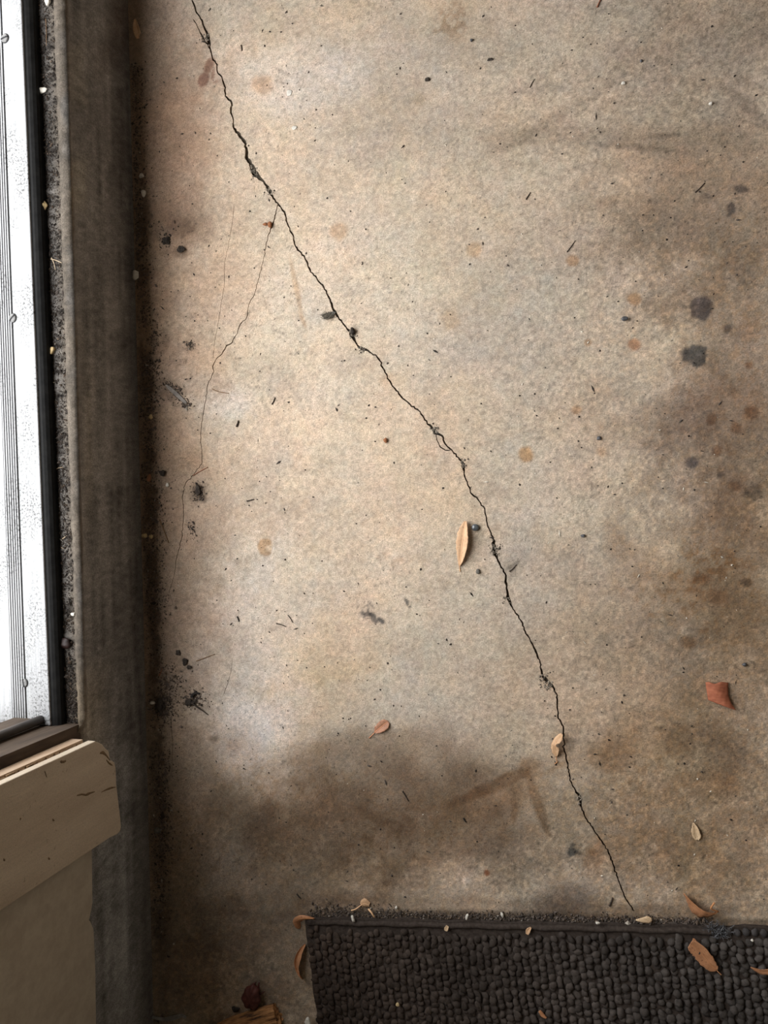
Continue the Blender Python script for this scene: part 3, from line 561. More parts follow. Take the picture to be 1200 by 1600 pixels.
# ------------------------------------------------------------------ rug
M_LOOP = mat_attr('rug_loop_yarn', fine=(1500, 300), lohi=(0.65, 1.35), rough=0.95, spec=0.1, bmp=0.6, bd=0.001)
M_RUGB = mat('rug_backing', (0.036, 0.027, 0.022), (0.064, 0.050, 0.042), 220, 0.95, spec=0.1, bmp=0.6)
r0, r1 = at(479, 1431), at(1200, 1446)
ru = (r1-r0)/np.linalg.norm(r1-r0); rv = np.array([ru[1], -ru[0], 0]); RW, RL, RT = 0.78, 0.34, 0.007
RUG = empty('rug', r0, 'dark brown looped pile rug in the bottom right corner', 'rug')
def rp(a, b, z): return ru*a+rv*b+np.array([0, 0, z])
V, Fc = [], []
for a, b in [(0, 0)]+[(RW*k/40, 0.0012*math.sin(k*1.3)+0.0008*math.sin(k*3.7)) for k in range(1, 41)]+[(RW, RL), (0, RL)]+[(0.0015*math.sin(k*2.1), RL-RL*k/12) for k in range(1, 12)]: V.append(rp(a, b, 0))
V, Fc = prism(V, (0, 0, RT)); mesh('rug_backing', V, Fc, M_RUGB, RUG)
npx = 0.0109; V, Fc = tube([rp(a, 0.006+0.0007*math.sin(a*90), RT-0.0005+0.0006*math.sin(a*230)) for a in np.linspace(0.004, 0.585, 90)], 0.0042, 8); mesh('edge_binding', V, Fc, M_RUGB, RUG, True)
P, S, C = [], [], []
ncol, nrow = int(RW/npx), int(RL/0.0084); colo = [random.uniform(0, 0.008) for _ in range(200)]
for i in range(ncol):
    for j in range(nrow):
        a = (i+0.5)*npx+random.gauss(0, 0.0009); b = 0.0155+j*0.0084+random.gauss(0, 0.0022)+colo[i]
        if b > RL-0.004 or a > RW-0.003: continue
        if b < 0.021 and a < 0.585: 
            if random.random() < 0.5: continue
        far = min(1.0, a/0.6); 
        P.append(r0*0+rp(a, b, RT+0.0004+random.gauss(0, 0.0006))); S.append((0.0055*random.uniform(0.8, 1.2), 0.0062*random.uniform(0.7, 1.25), 0.0033*random.uniform(0.5, 1.45)*(0.75+0.5*far)))
        m = 0.5+0.5*math.sin(a*17+b*9)*math.cos(b*23-a*6); c0 = np.array((0.056, 0.040, 0.031))*(1-far)+np.array((0.064, 0.055, 0.049))*far
        C.append(c0*(0.75+0.4*m)*random.uniform(0.75, 1.3))
for i in range(int((RW-0.59)/npx)):
    P.append(rp(0.592+i*npx, 0.006+random.gauss(0, 0.001), RT)); S.append((0.0052, 0.0055, 0.0036)); C.append(np.array((0.06, 0.054, 0.052))*random.uniform(0.8, 1.2))
ang0 = math.atan2(ru[1], ru[0])
pile = scatter('loop_pile', P, S, C, ico(1), M_LOOP, RUG, jit=0.17, tilt=0.45, ang=ang0+RNG.normal(0, 0.35, len(P)), smooth=True); pile['kind'] = 'stuff'
# frayed fluff where the binding ends
fl = rp(0.592, 0.004, RT); P = [fl+np.array([random.gauss(0, 0.007), random.gauss(0, 0.006), random.uniform(0.001, 0.006)]) for _ in range(160)]
o = scatter('frayed_fluff', P, [(random.uniform(0.002, 0.006), 0.0005, 0.0005) for _ in P], [np.array((0.13, 0.13, 0.135))*random.uniform(0.3, 1.6) for _ in P], OCT, M_LOOP, RUG, tilt=0.8); o['kind'] = 'stuff'

# ------------------------------------------------------------------ loose dirt (too fine to count)
M_DIRT = mat_attr('loose_dirt', fine=(1200, 400), lohi=(0.7, 1.3), rough=0.9)
def dirt_cols(n, kind='dark'):
    r = RNG.random(n); C = np.ones((n, 3))*np.array([0.068, 0.054, 0.045])*RNG.uniform(0.5, 2.0, (n, 1))
    C[r > 0.72] = np.array([0.12, 0.085, 0.06])*RNG.uniform(0.6, 1.4, ((r > 0.72).sum(), 1))
    C[r > 0.982] = np.array([0.34, 0.30, 0.25])*RNG.uniform(0.7, 1.3, ((r > 0.982).sum(), 1)); return C
def line_px(pts, n, spread):
    P = np.array(pts, float); s = np.concatenate([[0], np.cumsum(np.linalg.norm(np.diff(P, axis=0), axis=1))]); t = RNG.uniform(0, s[-1], n)
    return np.interp(t, s, P[:, 0])+RNG.normal(0, spread, n), np.interp(t, s, P[:, 1])+RNG.normal(0, spread*0.6, n)
# in the corner between step and floor: a thin line plus heaps
X, Y = line_px([(212, 60), (216, 250), (222, 420), (230, 560), (232, 700), (238, 850), (242, 1000), (252, 1100), (256, 1300), (252, 1400), (246, 1600)], 7000, 8)
keep = fbm(X, Y, 60, 900, 3) > 0.44; X, Y = X[keep], Y[keep]
heaps = [(214, 360, 8, 45, 320), (240, 525, 6, 10, 90), (234, 570, 9, 14, 200), (232, 650, 8, 40, 320), (236, 770, 12, 60, 520), (235, 880, 11, 30, 260), (245, 940, 12, 18, 160), (252, 1100, 13, 22, 380), (264, 1062, 12, 12, 160),
         (300, 1092, 12, 8, 90), (245, 1190, 16, 30, 150), (252, 1300, 14, 40, 320), (262, 378, 5, 6, 40), (256, 370, 10, 12, 50), (300, 830, 5, 8, 30), (311, 769, 5, 7, 110), (252, 1104, 8, 10, 160), (298, 540, 5, 4, 40), (303, 1094, 6, 4, 50), (262, 601, 5, 4, 40), (275, 607, 6, 4, 40), (292, 632, 6, 4, 50), (278, 622, 9, 6, 40)]
for (hx, hy, sx, sy, n) in heaps:
    n = int(n*1.6); X = np.append(X, RNG.normal(hx, sx, n)); Y = np.append(Y, RNG.normal(hy, sy, n))
ok = X > 203+0.025*Y; X, Y = X[ok], Y[ok]
P = np.array([at(x, y) for x, y in zip(X, Y)]); s = RNG.gamma(1.6, 0.00038, len(P))+0.00035; P[:, 2] = s*0.3+RNG.uniform(0, 0.001, len(P)); P[:, 0] = np.maximum(P[:, 0], s+0.0005)
tag(scatter('corner_dirt', P, np.stack([s*RNG.uniform(0.7, 1.8, len(s)), s*RNG.uniform(0.5, 1, len(s)), s*0.7], 1), dirt_cols(len(P)), OCT, M_DIRT), 'dark crumbs of dirt along the foot of the step', 'dirt', kind='stuff')
# in the gutter beside the threshold
Yw = RNG.uniform(YJ-0.01, GY1, 9000); u = RNG.beta(1.3, 1.5, len(Yw)); P = np.array([(STRIP(y)+(LIP_I(y)+0.004-STRIP(y))*a, y, GUT) for y, a in zip(Yw, u)])
Q = np.array([at(x, y, GUT+0.001) for x, y in zip(RNG.normal(104, 10, 1500), RNG.normal(1098, 26, 1500))]); P = np.vstack([P, Q[(Q[:, 1] > YJ-0.004) & (Q[:, 0] < -0.004)]])
s = RNG.gamma(1.6, 0.00034, len(P))+0.00035; P[:, 2] += s*0.3+RNG.uniform(0, 0.0012, len(P))
tag(scatter('gutter_dirt', P, np.stack([s*RNG.uniform(0.7, 2.2, len(s)), s*RNG.uniform(0.4, 1, len(s)), s*0.7], 1), dirt_cols(len(P))*RNG.choice([0.35, 0.5, 1.0], (len(P), 1), p=[0.5, 0.35, 0.15]), OCT, M_DIRT), 'dark litter and grit in the groove beside the metal threshold', 'dirt', kind='stuff')
# along the upper edge of the rug
X, Y = line_px([(484, 1431), (640, 1434), (800, 1437.5), (900, 1439.5), (1110, 1444)], 3600, 3.5); Y -= np.abs(RNG.normal(0, 4.5, len(Y)))
ex = RNG.normal(0, 1, (2, 160)); X = np.append(X, 545+30*ex[0]); Y = np.append(Y, 1419+5*ex[1])
P = np.array([at(x, y) for x, y in zip(X, Y)]); rr = P-r0; P = P[(rr@rv < 0.0005)]; s = RNG.gamma(1.6, 0.00042, len(P))+0.00035; P[:, 2] = s*0.3+RNG.uniform(0, 0.001, len(P))
tag(scatter('rug_edge_dirt', P, np.stack([s*RNG.uniform(0.7, 1.7, len(s)), s*0.8, s*0.7], 1), dirt_cols(len(P)), OCT, M_DIRT), 'dark grit gathered along the upper edge of the rug', 'dirt', kind='stuff')
# specks over the whole slab
def specks(name, n, dens, smin, smax, colf, label):
    X = RNG.uniform(215, 1200, n*3); Y = RNG.uniform(0, 1430, n*3); k = RNG.random(n*3) < dens(X, Y); X, Y = X[k][:n], Y[k][:n]
    P = np.array([at(x, y) for x, y in zip(X, Y)]); s = smin+(smax-smin)*RNG.random(len(P))**3.2; P[:, 2] = s*0.35
    el = np.where(RNG.random(len(P)) > 0.85, RNG.uniform(1.5, 4, len(P)), RNG.uniform(0.8, 1.5, len(P)))
    return tag(scatter(name, P, np.stack([s*el, s*0.8, s*0.55], 1), colf(len(P)), OCT, M_DIRT), label, 'grit', kind='stuff')
specks('dark_grit', 2300, lambda X, Y: 0.30+0.45*(X < 480)+0.2*fbm(X, Y, 120, 950), 0.00040, 0.0019, lambda n: np.array([0.032, 0.026, 0.022])*RNG.uniform(0.5, 2.2, (n, 1)), 'dark specks of grit scattered over the concrete')
specks('pale_grit', 330, lambda X, Y: 0.25+0.6*(X > 800), 0.0004, 0.0016, lambda n: np.array([0.62, 0.56, 0.46])*RNG.uniform(0.7, 1.25, (n, 1)), 'pale sandy specks scattered over the concrete')
# crumbled concrete in the wide places of the crack
X, Y = [], []
for (cx, cy, r, n) in ((320, 60, 4, 40), (398, 268, 4, 40), (421, 299, 4, 30), (681, 672, 4, 40), (772, 858, 5, 60), (851, 1062, 6, 45), (858, 1074, 5, 30), (724, 727, 4, 30), (552, 521, 4, 40), (566, 547, 4, 25), (791, 937, 4, 25), (906, 1248, 4, 20)):
    X += list(RNG.normal(cx, r, n)); Y += list(RNG.normal(cy, r, n))
P = np.array([at(x, y) for x, y in zip(X, Y)]); s = RNG.uniform(0.0006, 0.0019, len(P)); P[:, 2] = RNG.uniform(-0.001, 0.0006, len(P))
o = scatter('crack_crumbs', P, np.stack([s*1.2, s, s*0.7], 1), np.array([0.19, 0.16, 0.125])*RNG.uniform(0.35, 1.7, (len(P), 1)), OCT, M_DIRT, FLOOR); o['kind'] = 'stuff'

# ------------------------------------------------------------------ leaves
def mat_leaf(name, c1, c2, c3_):
    m = bpy.data.materials.new(name); nt, N, L, bs = nodes(m); bs.inputs['Roughness'].default_value = 0.6; bs.inputs['Specular IOR Level'].default_value = 0.3
    v = coord(nt); n1 = noise(nt, v, 70, 4); n2 = noise(nt, v, 420, 3)
    c = ramp(nt, n1, [(0.3, c1), (0.7, c2)]); c = mixc(nt, c, (*c3_, 1), ramp(nt, n2, [(0.56, grey(0)), (0.70, grey(0.75))])); L.new(c, bs.inputs['Base Color']); bump(nt, bs, n2, 0.4, 0.0006)
    return m
LEAF = {'tan': mat_leaf('dry_tan_leaf', lin(188, 148, 112), lin(210, 174, 138), lin(150, 112, 82)), 'brown': mat_leaf('dry_brown_leaf', lin(162, 112, 78), lin(186, 134, 96), lin(104, 66, 44)),
        'pale': mat_leaf('pale_dry_leaf', lin(190, 160, 126), lin(214, 186, 150), lin(140, 108, 76)), 'russet': mat_leaf('russet_leaf', lin(158, 112, 86), lin(178, 130, 102), lin(118, 78, 58))}
M_RIB = {'tan': mat('leaf_rib_tan', lin(226, 180, 138), lin(236, 194, 150), 200), 'brown': mat('leaf_rib_brown', lin(176, 122, 80), lin(196, 140, 96), 200), 'pale': mat('leaf_rib_pale', lin(206, 180, 144), lin(216, 190, 160), 200), 'russet': mat('leaf_rib_russet', lin(200, 136, 100), lin(214, 150, 112), 200)}
def mm(px, py): return np.linalg.norm(at(px+1, py)-at(px, py))
def leaf(label, kind, axis, wid, zb=0.0006, lift=(0, 0), eL=0.0, eR=0.0, stem=None, cup=0.0, name='leaf', rag=0.06, group=None, stem_r=0.0006, cat='leaf', dark_stem=False):
    """axis: pixels from the stalk end to the tip; wid: (t, left px, right px); lift: heights along the axis; eL/eR: edge heights."""
    nu, nv = 26, 9; rg = np.random.default_rng(abs(hash(label)) % 9999 if False else sum(map(ord, label)))
    A = spline([at(x, y) for x, y in axis], nu); k = mm(*axis[0]); t = np.linspace(0, 1, nu)
    wt = np.array(wid, float); wl, wr_ = np.interp(t, wt[:, 0], wt[:, 1]), np.interp(t, wt[:, 0], wt[:, 2])
    wl = np.convolve(np.pad(wl, 1, 'edge'), (0.2, 0.6, 0.2), 'valid')*(1+rg.normal(0, rag, nu)); wr_ = np.convolve(np.pad(wr_, 1, 'edge'), (0.25, 0.5, 0.25), 'valid')*(1+rg.normal(0, rag, nu))
    zl = np.interp(t, np.linspace(0, 1, len(lift)), lift); T = np.gradient(A, axis=0); T /= np.linalg.norm(T, axis=1)[:, None]
    Nl = np.stack([-T[:, 1], T[:, 0], 0*t], 1)         # to the left of travel
    env = np.sin(np.pi*np.clip(t*0.94+0.03, 0, 1))**0.6
    top = np.zeros((nu, nv, 3))
    for j, v in enumerate(np.linspace(-1, 1, nv)):
        off_ = np.where(v < 0, -v*wl, -v*wr_)*k; z = zl+(abs(v)**1.6)*env*(eL if v < 0 else eR)+cup*(1-v*v)*env - 0.0012*env*np.exp(-(v/0.22)**2)*np.minimum(1, (wl+wr_)/12) + rg.normal(0, 0.00012, nu)*abs(v)
        top[:, j] = A+Nl*off_[:, None]; top[:, j, 2] = z
    top[..., 2] += zb-top[..., 2].min()+0.0003
    up = top.reshape(-1, 3); V = np.vstack([up, up-np.array([0, 0, 0.00035])]); n = nu*nv
    Fc = grid_faces(nu, nv).tolist()+grid_faces(nu, nv, n, True).tolist()
    bd = [i*nv for i in range(nu)]+[(nu-1)*nv+j for j in range(1, nv)]+[i*nv+nv-1 for i in range(nu-2, -1, -1)]+[j for j in range(nv-2, 0, -1)]
    Fc += [[bd[q], bd[(q+1) % len(bd)], n+bd[(q+1) % len(bd)], n+bd[q]] for q in range(len(bd))]
    loc = A[nu//2].copy(); loc[2] = zb
    E_ = empty(name, loc, label, cat, group)
    mesh('blade', V-loc, Fc, LEAF[kind], E_, True)
    mid = top[1:-2, nv//2]+np.array([0, 0, 0.00012]); V, Fc = tube(mid, np.linspace(0.0007, 0.00025, len(mid)), 6); mesh('midrib', V-loc, Fc, M_RIB[kind], E_, True)
    if stem:
        S_ = spline([top[0, nv//2]]+[at(x, y)+np.array([0, 0, zb+dz]) for x, y, dz in stem], 12); S_[:, 2] = np.maximum(S_[:, 2], zb+stem_r)
        V, Fc = tube(S_, np.linspace(stem_r*0.9, stem_r*1.15, 12), 7); mesh('stalk', V-loc, Fc, M_RIB['brown'] if dark_stem else M_RIB[kind], E_, True)
    return E_
ZR = RT+0.0045
leaf('long tan dry leaf lying upright in the middle of the floor beside the crack', 'tan', [(718, 884), (721, 865), (723, 848), (725, 830), (728, 814)], [(0, 1, 1), (0.12, 4, 5), (0.35, 9, 10), (0.6, 10, 10), (0.82, 7, 7), (1, 1, 2)],
     lift=(0.001, 0.003, 0.004, 0.004, 0.004), eL=-0.001, eR=0.007, stem=[(718.5, 888, 0.0005), (719, 893, 0.0)])
leaf('small notched tan leaf standing over the crack above the tape mark', 'tan', [(869, 1182), (868, 1172), (868, 1161), (872, 1152), (879, 1143)], [(0, 1, 1), (0.2, 6, 5), (0.42, 6.5, 8), (0.50, 6, 0.8), (0.58, 5, 0.8), (0.66, 5, 5), (0.8, 4, 7), (0.94, 3, 3), (1, 1, 1)],
     lift=(0.001, 0.006, 0.010, 0.009, 0.012), eL=-0.004, eR=0.003, stem=[(870, 1187, 0.002), (871, 1190, 0.0), (867, 1193, 0.0)], dark_stem=True)
leaf('little round russet leaf with a long stalk, on the bare floor left of centre', 'russet', [(586, 1144), (593, 1138), (600, 1132), (607, 1127)], [(0, 1, 1), (0.2, 6, 5), (0.5, 8, 8), (0.8, 7, 7.5), (1, 1, 3)], lift=(0.001, 0.002, 0.001), eL=-0.0008, eR=0.0025, stem=[(582, 1148, 0.001), (577, 1153, 0.0)])
leaf('small pinkish brown seed-shaped leaf on the floor above the boat-shaped leaf', 'pale', [(1089, 1312), (1088, 1304), (1086, 1294), (1083, 1285)], [(0, 3, 3), (0.3, 7, 7), (0.6, 7, 6), (1, 1, 1)], lift=(0.001, 0.002, 0.001), eL=0.0, eR=0.002)
leaf('boat-shaped brown leaf tipped on its side at the rug edge', 'brown', [(1121, 1419), (1111, 1420), (1098, 1416), (1086, 1408), (1076, 1399), (1067, 1390)], [(0, 2, 1), (0.2, 9, 3), (0.42, 21, 3), (0.6, 15, 2), (0.8, 7, 1.5), (1, 1, 1)],
     lift=(0.008, 0.014, 0.016, 0.014, 0.012, 0.010), eL=-0.014, eR=0.001, stem=[(1109, 1412, 0.013), (1112, 1405, 0.014), (1114, 1402, 0.014)], stem_r=0.0012)
leaf('blunt brown leaf lying on the rug below the boat-shaped leaf', 'brown', [(1118, 1508), (1110, 1500), (1100, 1488), (1088, 1474), (1072, 1470)][:4]+[(1076, 1466)], [(0, 2, 2), (0.15, 9, 8), (0.5, 13, 13), (0.85, 12, 12), (1, 6, 9)], zb=ZR, lift=(0.002, 0.004, 0.004, 0.005),
     eL=0.001, eR=0.004, stem=[(1121, 1511, 0.001), (1125, 1515, 0.0)])
leaf('folded brown leaf tip standing on the rug against the blunt brown leaf', 'brown', [(1085, 1470), (1084, 1463), (1082, 1456)], [(0, 5, 4), (0.4, 5, 5), (1, 1, 1)], zb=ZR, lift=(0.004, 0.007, 0.008), eL=-0.002, eR=0.001)
leaf('small brown leaf on the rug at the right edge of the photo', 'brown', [(1207, 1507), (1198, 1508), (1186, 1508), (1170, 1502)], [(0, 8, 7), (0.3, 8, 6), (0.7, 7, 4), (1, 0.7, 0.7)], zb=ZR, lift=(0.006, 0.005, 0.004, 0.003), eL=-0.003, eR=0.001)
leaf('pale teardrop leaf on the rug edge where the crack ends', 'pale', [(993, 1432), (1001, 1433), (1010, 1432), (1018, 1431)], [(0, 0.7, 0.7), (0.35, 4, 3.5), (0.75, 6, 6), (1, 2, 2)], zb=ZR-0.003, lift=(0.001, 0.001, 0.0015), cup=0.002)
leaf('curled brown leaf over the upper left corner of the rug', 'brown', [(496, 1429), (486, 1426), (475, 1427), (466, 1436), (468, 1450)], [(0, 1, 1), (0.25, 4, 3), (0.6, 6, 5), (0.85, 5, 5), (1, 2, 3)], zb=0.001, lift=(0.012, 0.017, 0.017, 0.010, 0.002), eL=-0.006, eR=-0.002)
leaf('curled crescent leaf against the left side of the rug', 'brown', [(478, 1474), (470, 1483), (464, 1496), (464, 1510), (469, 1522), (474, 1528)], [(0, 1, 1), (0.3, 9, 2), (0.6, 9, 2), (0.85, 5, 1.5), (1, 1, 1)], lift=(0.001, 0.001, 0.001, 0.001), eL=0.013, eR=0.002)
leaf('narrow tan leaf lying at the foot of the step near the top of the photo', 'tan', [(216, 61), (216, 52), (214, 42), (212, 31)], [(0, 2, 2), (0.3, 5, 5), (0.7, 4, 4), (1, 1, 1)], lift=(0.001, 0.003, 0.002), eL=0.002, eR=0.001)
for lab, kd, ax, wd, zb in (('tiny tan leaf flake on the upper middle of the rug', 'tan', [(825, 1453), (827, 1447), (831, 1442)], [(0, 2, 2), (0.5, 4, 3), (1, 1, 1)], ZR), ('tiny brown leaf sliver on the lower middle of the rug', 'brown', [(844, 1571), (849, 1577), (855, 1582)], [(0, 2, 2), (0.5, 3, 3), (1, 1, 1)], ZR),
                            ('tiny tan leaf flake near the upper left of the rug', 'pale', [(699, 1448), (700, 1444), (702, 1440)], [(0, 2, 2), (0.5, 3, 3), (1, 2, 2)], ZR), ('orange brown leaf scrap in the groove beside the threshold', 'brown', [(76, 346), (73, 340), (69, 336)], [(0, 2, 2), (0.5, 5, 4), (1, 2, 1)], GUT+0.001),
                            ('reddish flake among the corner dirt at the foot of the step', 'russet', [(233, 752), (235, 746), (236, 741)], [(0, 3, 3), (0.5, 4, 4), (1, 1, 1)], 0.002)):
    leaf(lab, kd, ax, wd, zb=zb, lift=(0.0005, 0.0012, 0.0008), eR=0.0012, name='leaf_flake', cat='leaf scrap')
# shrivelled leaf bit with two stalks
e = leaf('shrivelled round leaf scrap with two pale stalks on the upper rug edge', 'tan', [(565, 1413), (571, 1410), (578, 1413)], [(0, 3, 3), (0.5, 7, 7), (1, 3, 3)], zb=0.001, lift=(0.006, 0.008, 0.006), eL=-0.003, eR=-0.003, stem=[(557, 1418, 0.004), (550, 1421, 0.002)], stem_r=0.0009)
V, Fc = tube([at(578, 1416)+np.array([0, 0, 0.008]), at(583, 1421)+np.array([0, 0, 0.009]), at(588, 1428)+np.array([0, 0, 0.010])], 0.0013, 7); mesh('stalk', V-np.array(e.location), Fc, M_RIB['tan'], e, True)

# ------------------------------------------------------------------ twigs, chips, seeds
M_TW = {'dark': mat('dark_twig_bark', (0.030, 0.023, 0.018), (0.075, 0.055, 0.042), 300, 0.9), 'brown': mat('brown_twig_bark', (0.16, 0.09, 0.05), (0.26, 0.16, 0.09), 300, 0.8), 'red': mat('reddish_needle', (0.22, 0.09, 0.05), (0.33, 0.15, 0.09), 300, 0.8),
        'straw': mat('pale_straw', (0.42, 0.31, 0.20), (0.58, 0.46, 0.32), 300, 0.7), 'black': mat('blackened_twig', (0.015, 0.013, 0.012), (0.035, 0.03, 0.026), 300, 0.9)}
def twig(label, kind, pts, r, zb=0.0, name='twig', cat='twig', lift=0.0, group=None):
    P = spline([at(x, y, zb) for x, y in pts], 10); n = len(P); rad = r*(1-0.35*np.linspace(0, 1, n))*(1+0.12*np.sin(np.arange(n)*2.3)); P[:, 2] = zb+rad.max()*0.92+lift*np.sin(np.linspace(0, math.pi, n))
    loc = P[n//2].copy(); loc[2] = zb; V, Fc = tube(P, rad, 6)
    V = V-loc; me = mesh(name, V, Fc, M_TW[kind], None, True); me.location = Vector(loc); return tag(me, label, cat, group)
TW = [('long straw lying on the pale patch near the lower left floor', 'brown', [(307, 1033), (320, 1028), (336, 1022)], 0.0008), ('red brown pine needle across the thin crack branch', 'red', [(302, 743), (312, 737), (325, 730)], 0.0009),
      ('short dark twig just above the rug near the end of the crack', 'dark', [(952, 1415), (955, 1409), (957, 1402)], 0.0013), ('dark splinter near the right edge above the two dark stains', 'dark', [(1086, 301), (1093, 295), (1101, 286)], 0.0008),
      ('red brown twig at the very top edge right of centre', 'red', [(933, 12), (936, 5), (940, -4)], 0.0012), ('thin dark needle left of the dark mottled patch upper right', 'dark', [(886, 394), (892, 386), (899, 376)], 0.0007),
      ('brown needle on the upper middle floor right of the crack', 'dark', [(822, 312), (825, 307), (829, 301)], 0.0009), ('thin dark needle in the upper middle above the grey smear', 'dark', [(828, 137), (831, 131), (835, 124)], 0.0007),
      ('short dark twig in the lower middle left of the tape mark', 'dark', [(629, 1236), (633, 1242), (638, 1251)], 0.0011), ('brown stick lying in the corner dirt at the middle of the step', 'brown', [(250, 812), (257, 830), (264, 848)], 0.0013),
      ('dark straw in the corner beside the upper step', 'dark', [(209, 314), (205, 304), (208, 290)], 0.0007), ('thin straw standing along the corner dirt below the upper step', 'brown', [(211, 318), (211, 335), (212, 352)], 0.0007),
      ('brown needle in the white scuffed patch left of centre', 'brown', [(332, 608), (342, 612), (358, 615)], 0.0007), ('small dark splinter left of centre below the pale ring', 'dark', [(425, 632), (428, 627), (430, 621)], 0.0011),
      ('dark crumb of bark left of the thin crack, below centre height', 'dark', [(370, 667), (372, 662), (373, 657)], 0.0016), ('pair of dark splinters at the left of the floor, lower one', 'dark', [(432, 974), (440, 976), (447, 979)], 0.0009),
      ('pair of dark splinters at the left of the floor, upper one', 'dark', [(450, 961), (454, 966), (458, 973)], 0.0008), ('short black splinter on the pale lower left patch', 'black', [(371, 963), (373, 968), (374, 971)], 0.0012),
      ('tiny dark twig right of the top of the crack', 'dark', [(377, 71), (378, 76), (378, 80)], 0.0010), ('brown crumb stick on the left floor below the dirt clump', 'dark', [(386, 783), (391, 782), (397, 780)], 0.0012),
      ('dark chip near the long tan leaf on its lower right side', 'dark', [(796, 893), (801, 889), (807, 882)], 0.0009), ('small dark twig in front of the dark smudge near the tape mark', 'black', [(724, 1278), (726, 1281), (728, 1284)], 0.0012),
      ('black splinter on the dim floor left of the rug', 'black', [(464, 1396), (467, 1400), (470, 1403)], 0.0011), ('brown sprig end in the corner above the jet black heap', 'red', [(249, 1055), (252, 1050), (254, 1044)], 0.0012)]
for lab, kd, pts, r in TW: twig(lab, kd, pts, r)
for lab, kd, pts, r in (('thin brown straw on the groove ridge near the top of the threshold', 'brown', [(72, 30), (73, 50), (73, 72)], 0.0007), ('forked straw in the groove, its upper prong', 'straw', [(80, 405), (88, 407), (97, 411)], 0.0008), ('forked straw in the groove, its lower prong', 'straw', [(81, 403), (85, 412), (87, 422)], 0.0008),
                        ('curved pale hair lying at the end of the threshold groove', 'straw', [(102, 1047), (92, 1062), (88, 1085), (89, 1117)], 0.0005), ('short straw in the lower threshold groove', 'straw', [(98, 842), (101, 840), (105, 837)], 0.0008), ('grey straw lying across the groove below the yellow chip', 'straw', [(75, 592), (80, 596), (86, 598)], 0.0007),
                        ('grey straw across the groove at its middle', 'straw', [(88, 733), (93, 731), (99, 730)], 0.0006), ('straw on the ridge of the lower groove', 'straw', [(96, 855), (100, 857), (103, 853)], 0.0006)):
    twig(lab, kd, pts, r, zb=GUT+0.0012, name='straw', cat='straw')
def lump(label, name, cat, px, py, rx, ry, rz, m, zb=0.0, rot=0.0, sub=2, rough=None, seed=1, group=None, low=1.0):
    T, Fc = ico(sub); g = np.random.default_rng(seed); k = mm(px, py); rough = rough or {'dirt': 0.26, 'bead': 0.02}.get(cat, 0.14)
    n = 1+rough*np.array([math.sin(4*v[0]+seed)+math.sin(5*v[1]+2*seed)+math.sin(4.5*v[2]+3*seed) for v in T])/1.5+g.normal(0, rough*0.2, len(T))
    V = T*n[:, None]*np.array([rx*k, ry*k, rz]); c, s = math.cos(-rot), math.sin(-rot); V = np.stack([V[:, 0]*c-V[:, 1]*s, V[:, 0]*s+V[:, 1]*c, V[:, 2]], 1)
    V[:, 2] -= V[:, 2].min()*low; p = at(px, py, zb); o = mesh(name, V, Fc, m, None, True); o.location = Vector(p); return tag(o, label, cat, group)
M_PEB = mat('dark_pebble', (0.045, 0.045, 0.048), (0.11, 0.11, 0.115), 150, 0.5, spec=0.5); M_PALE = mat('pale_shell', (0.55, 0.51, 0.44), (0.72, 0.68, 0.60), 200, 0.6); M_SOIL = mat('dark_soil_clod', (0.022, 0.017, 0.014), (0.07, 0.055, 0.043), 260, 0.95, bmp=0.8, bd=0.002)
M_GREYD = mat('grey_dust_clod', (0.09, 0.083, 0.07), (0.19, 0.175, 0.15), 300, 0.95, bmp=0.8, bd=0.002); M_RUSTY = mat('rusty_crumb', (0.20, 0.075, 0.03), (0.34, 0.15, 0.07), 200, 0.9); M_BUG = mat('maroon_husk', (0.010, 0.004, 0.003), (0.026, 0.010, 0.008), 150, 0.5); M_YEL = mat('yellowish_chip', (0.50, 0.36, 0.17), (0.62, 0.48, 0.27), 200, 0.7)
M_GLASS = mat('dark_glossy_bead', (0.05, 0.055, 0.06), (0.14, 0.15, 0.155), 120, 0.15, spec=0.7)
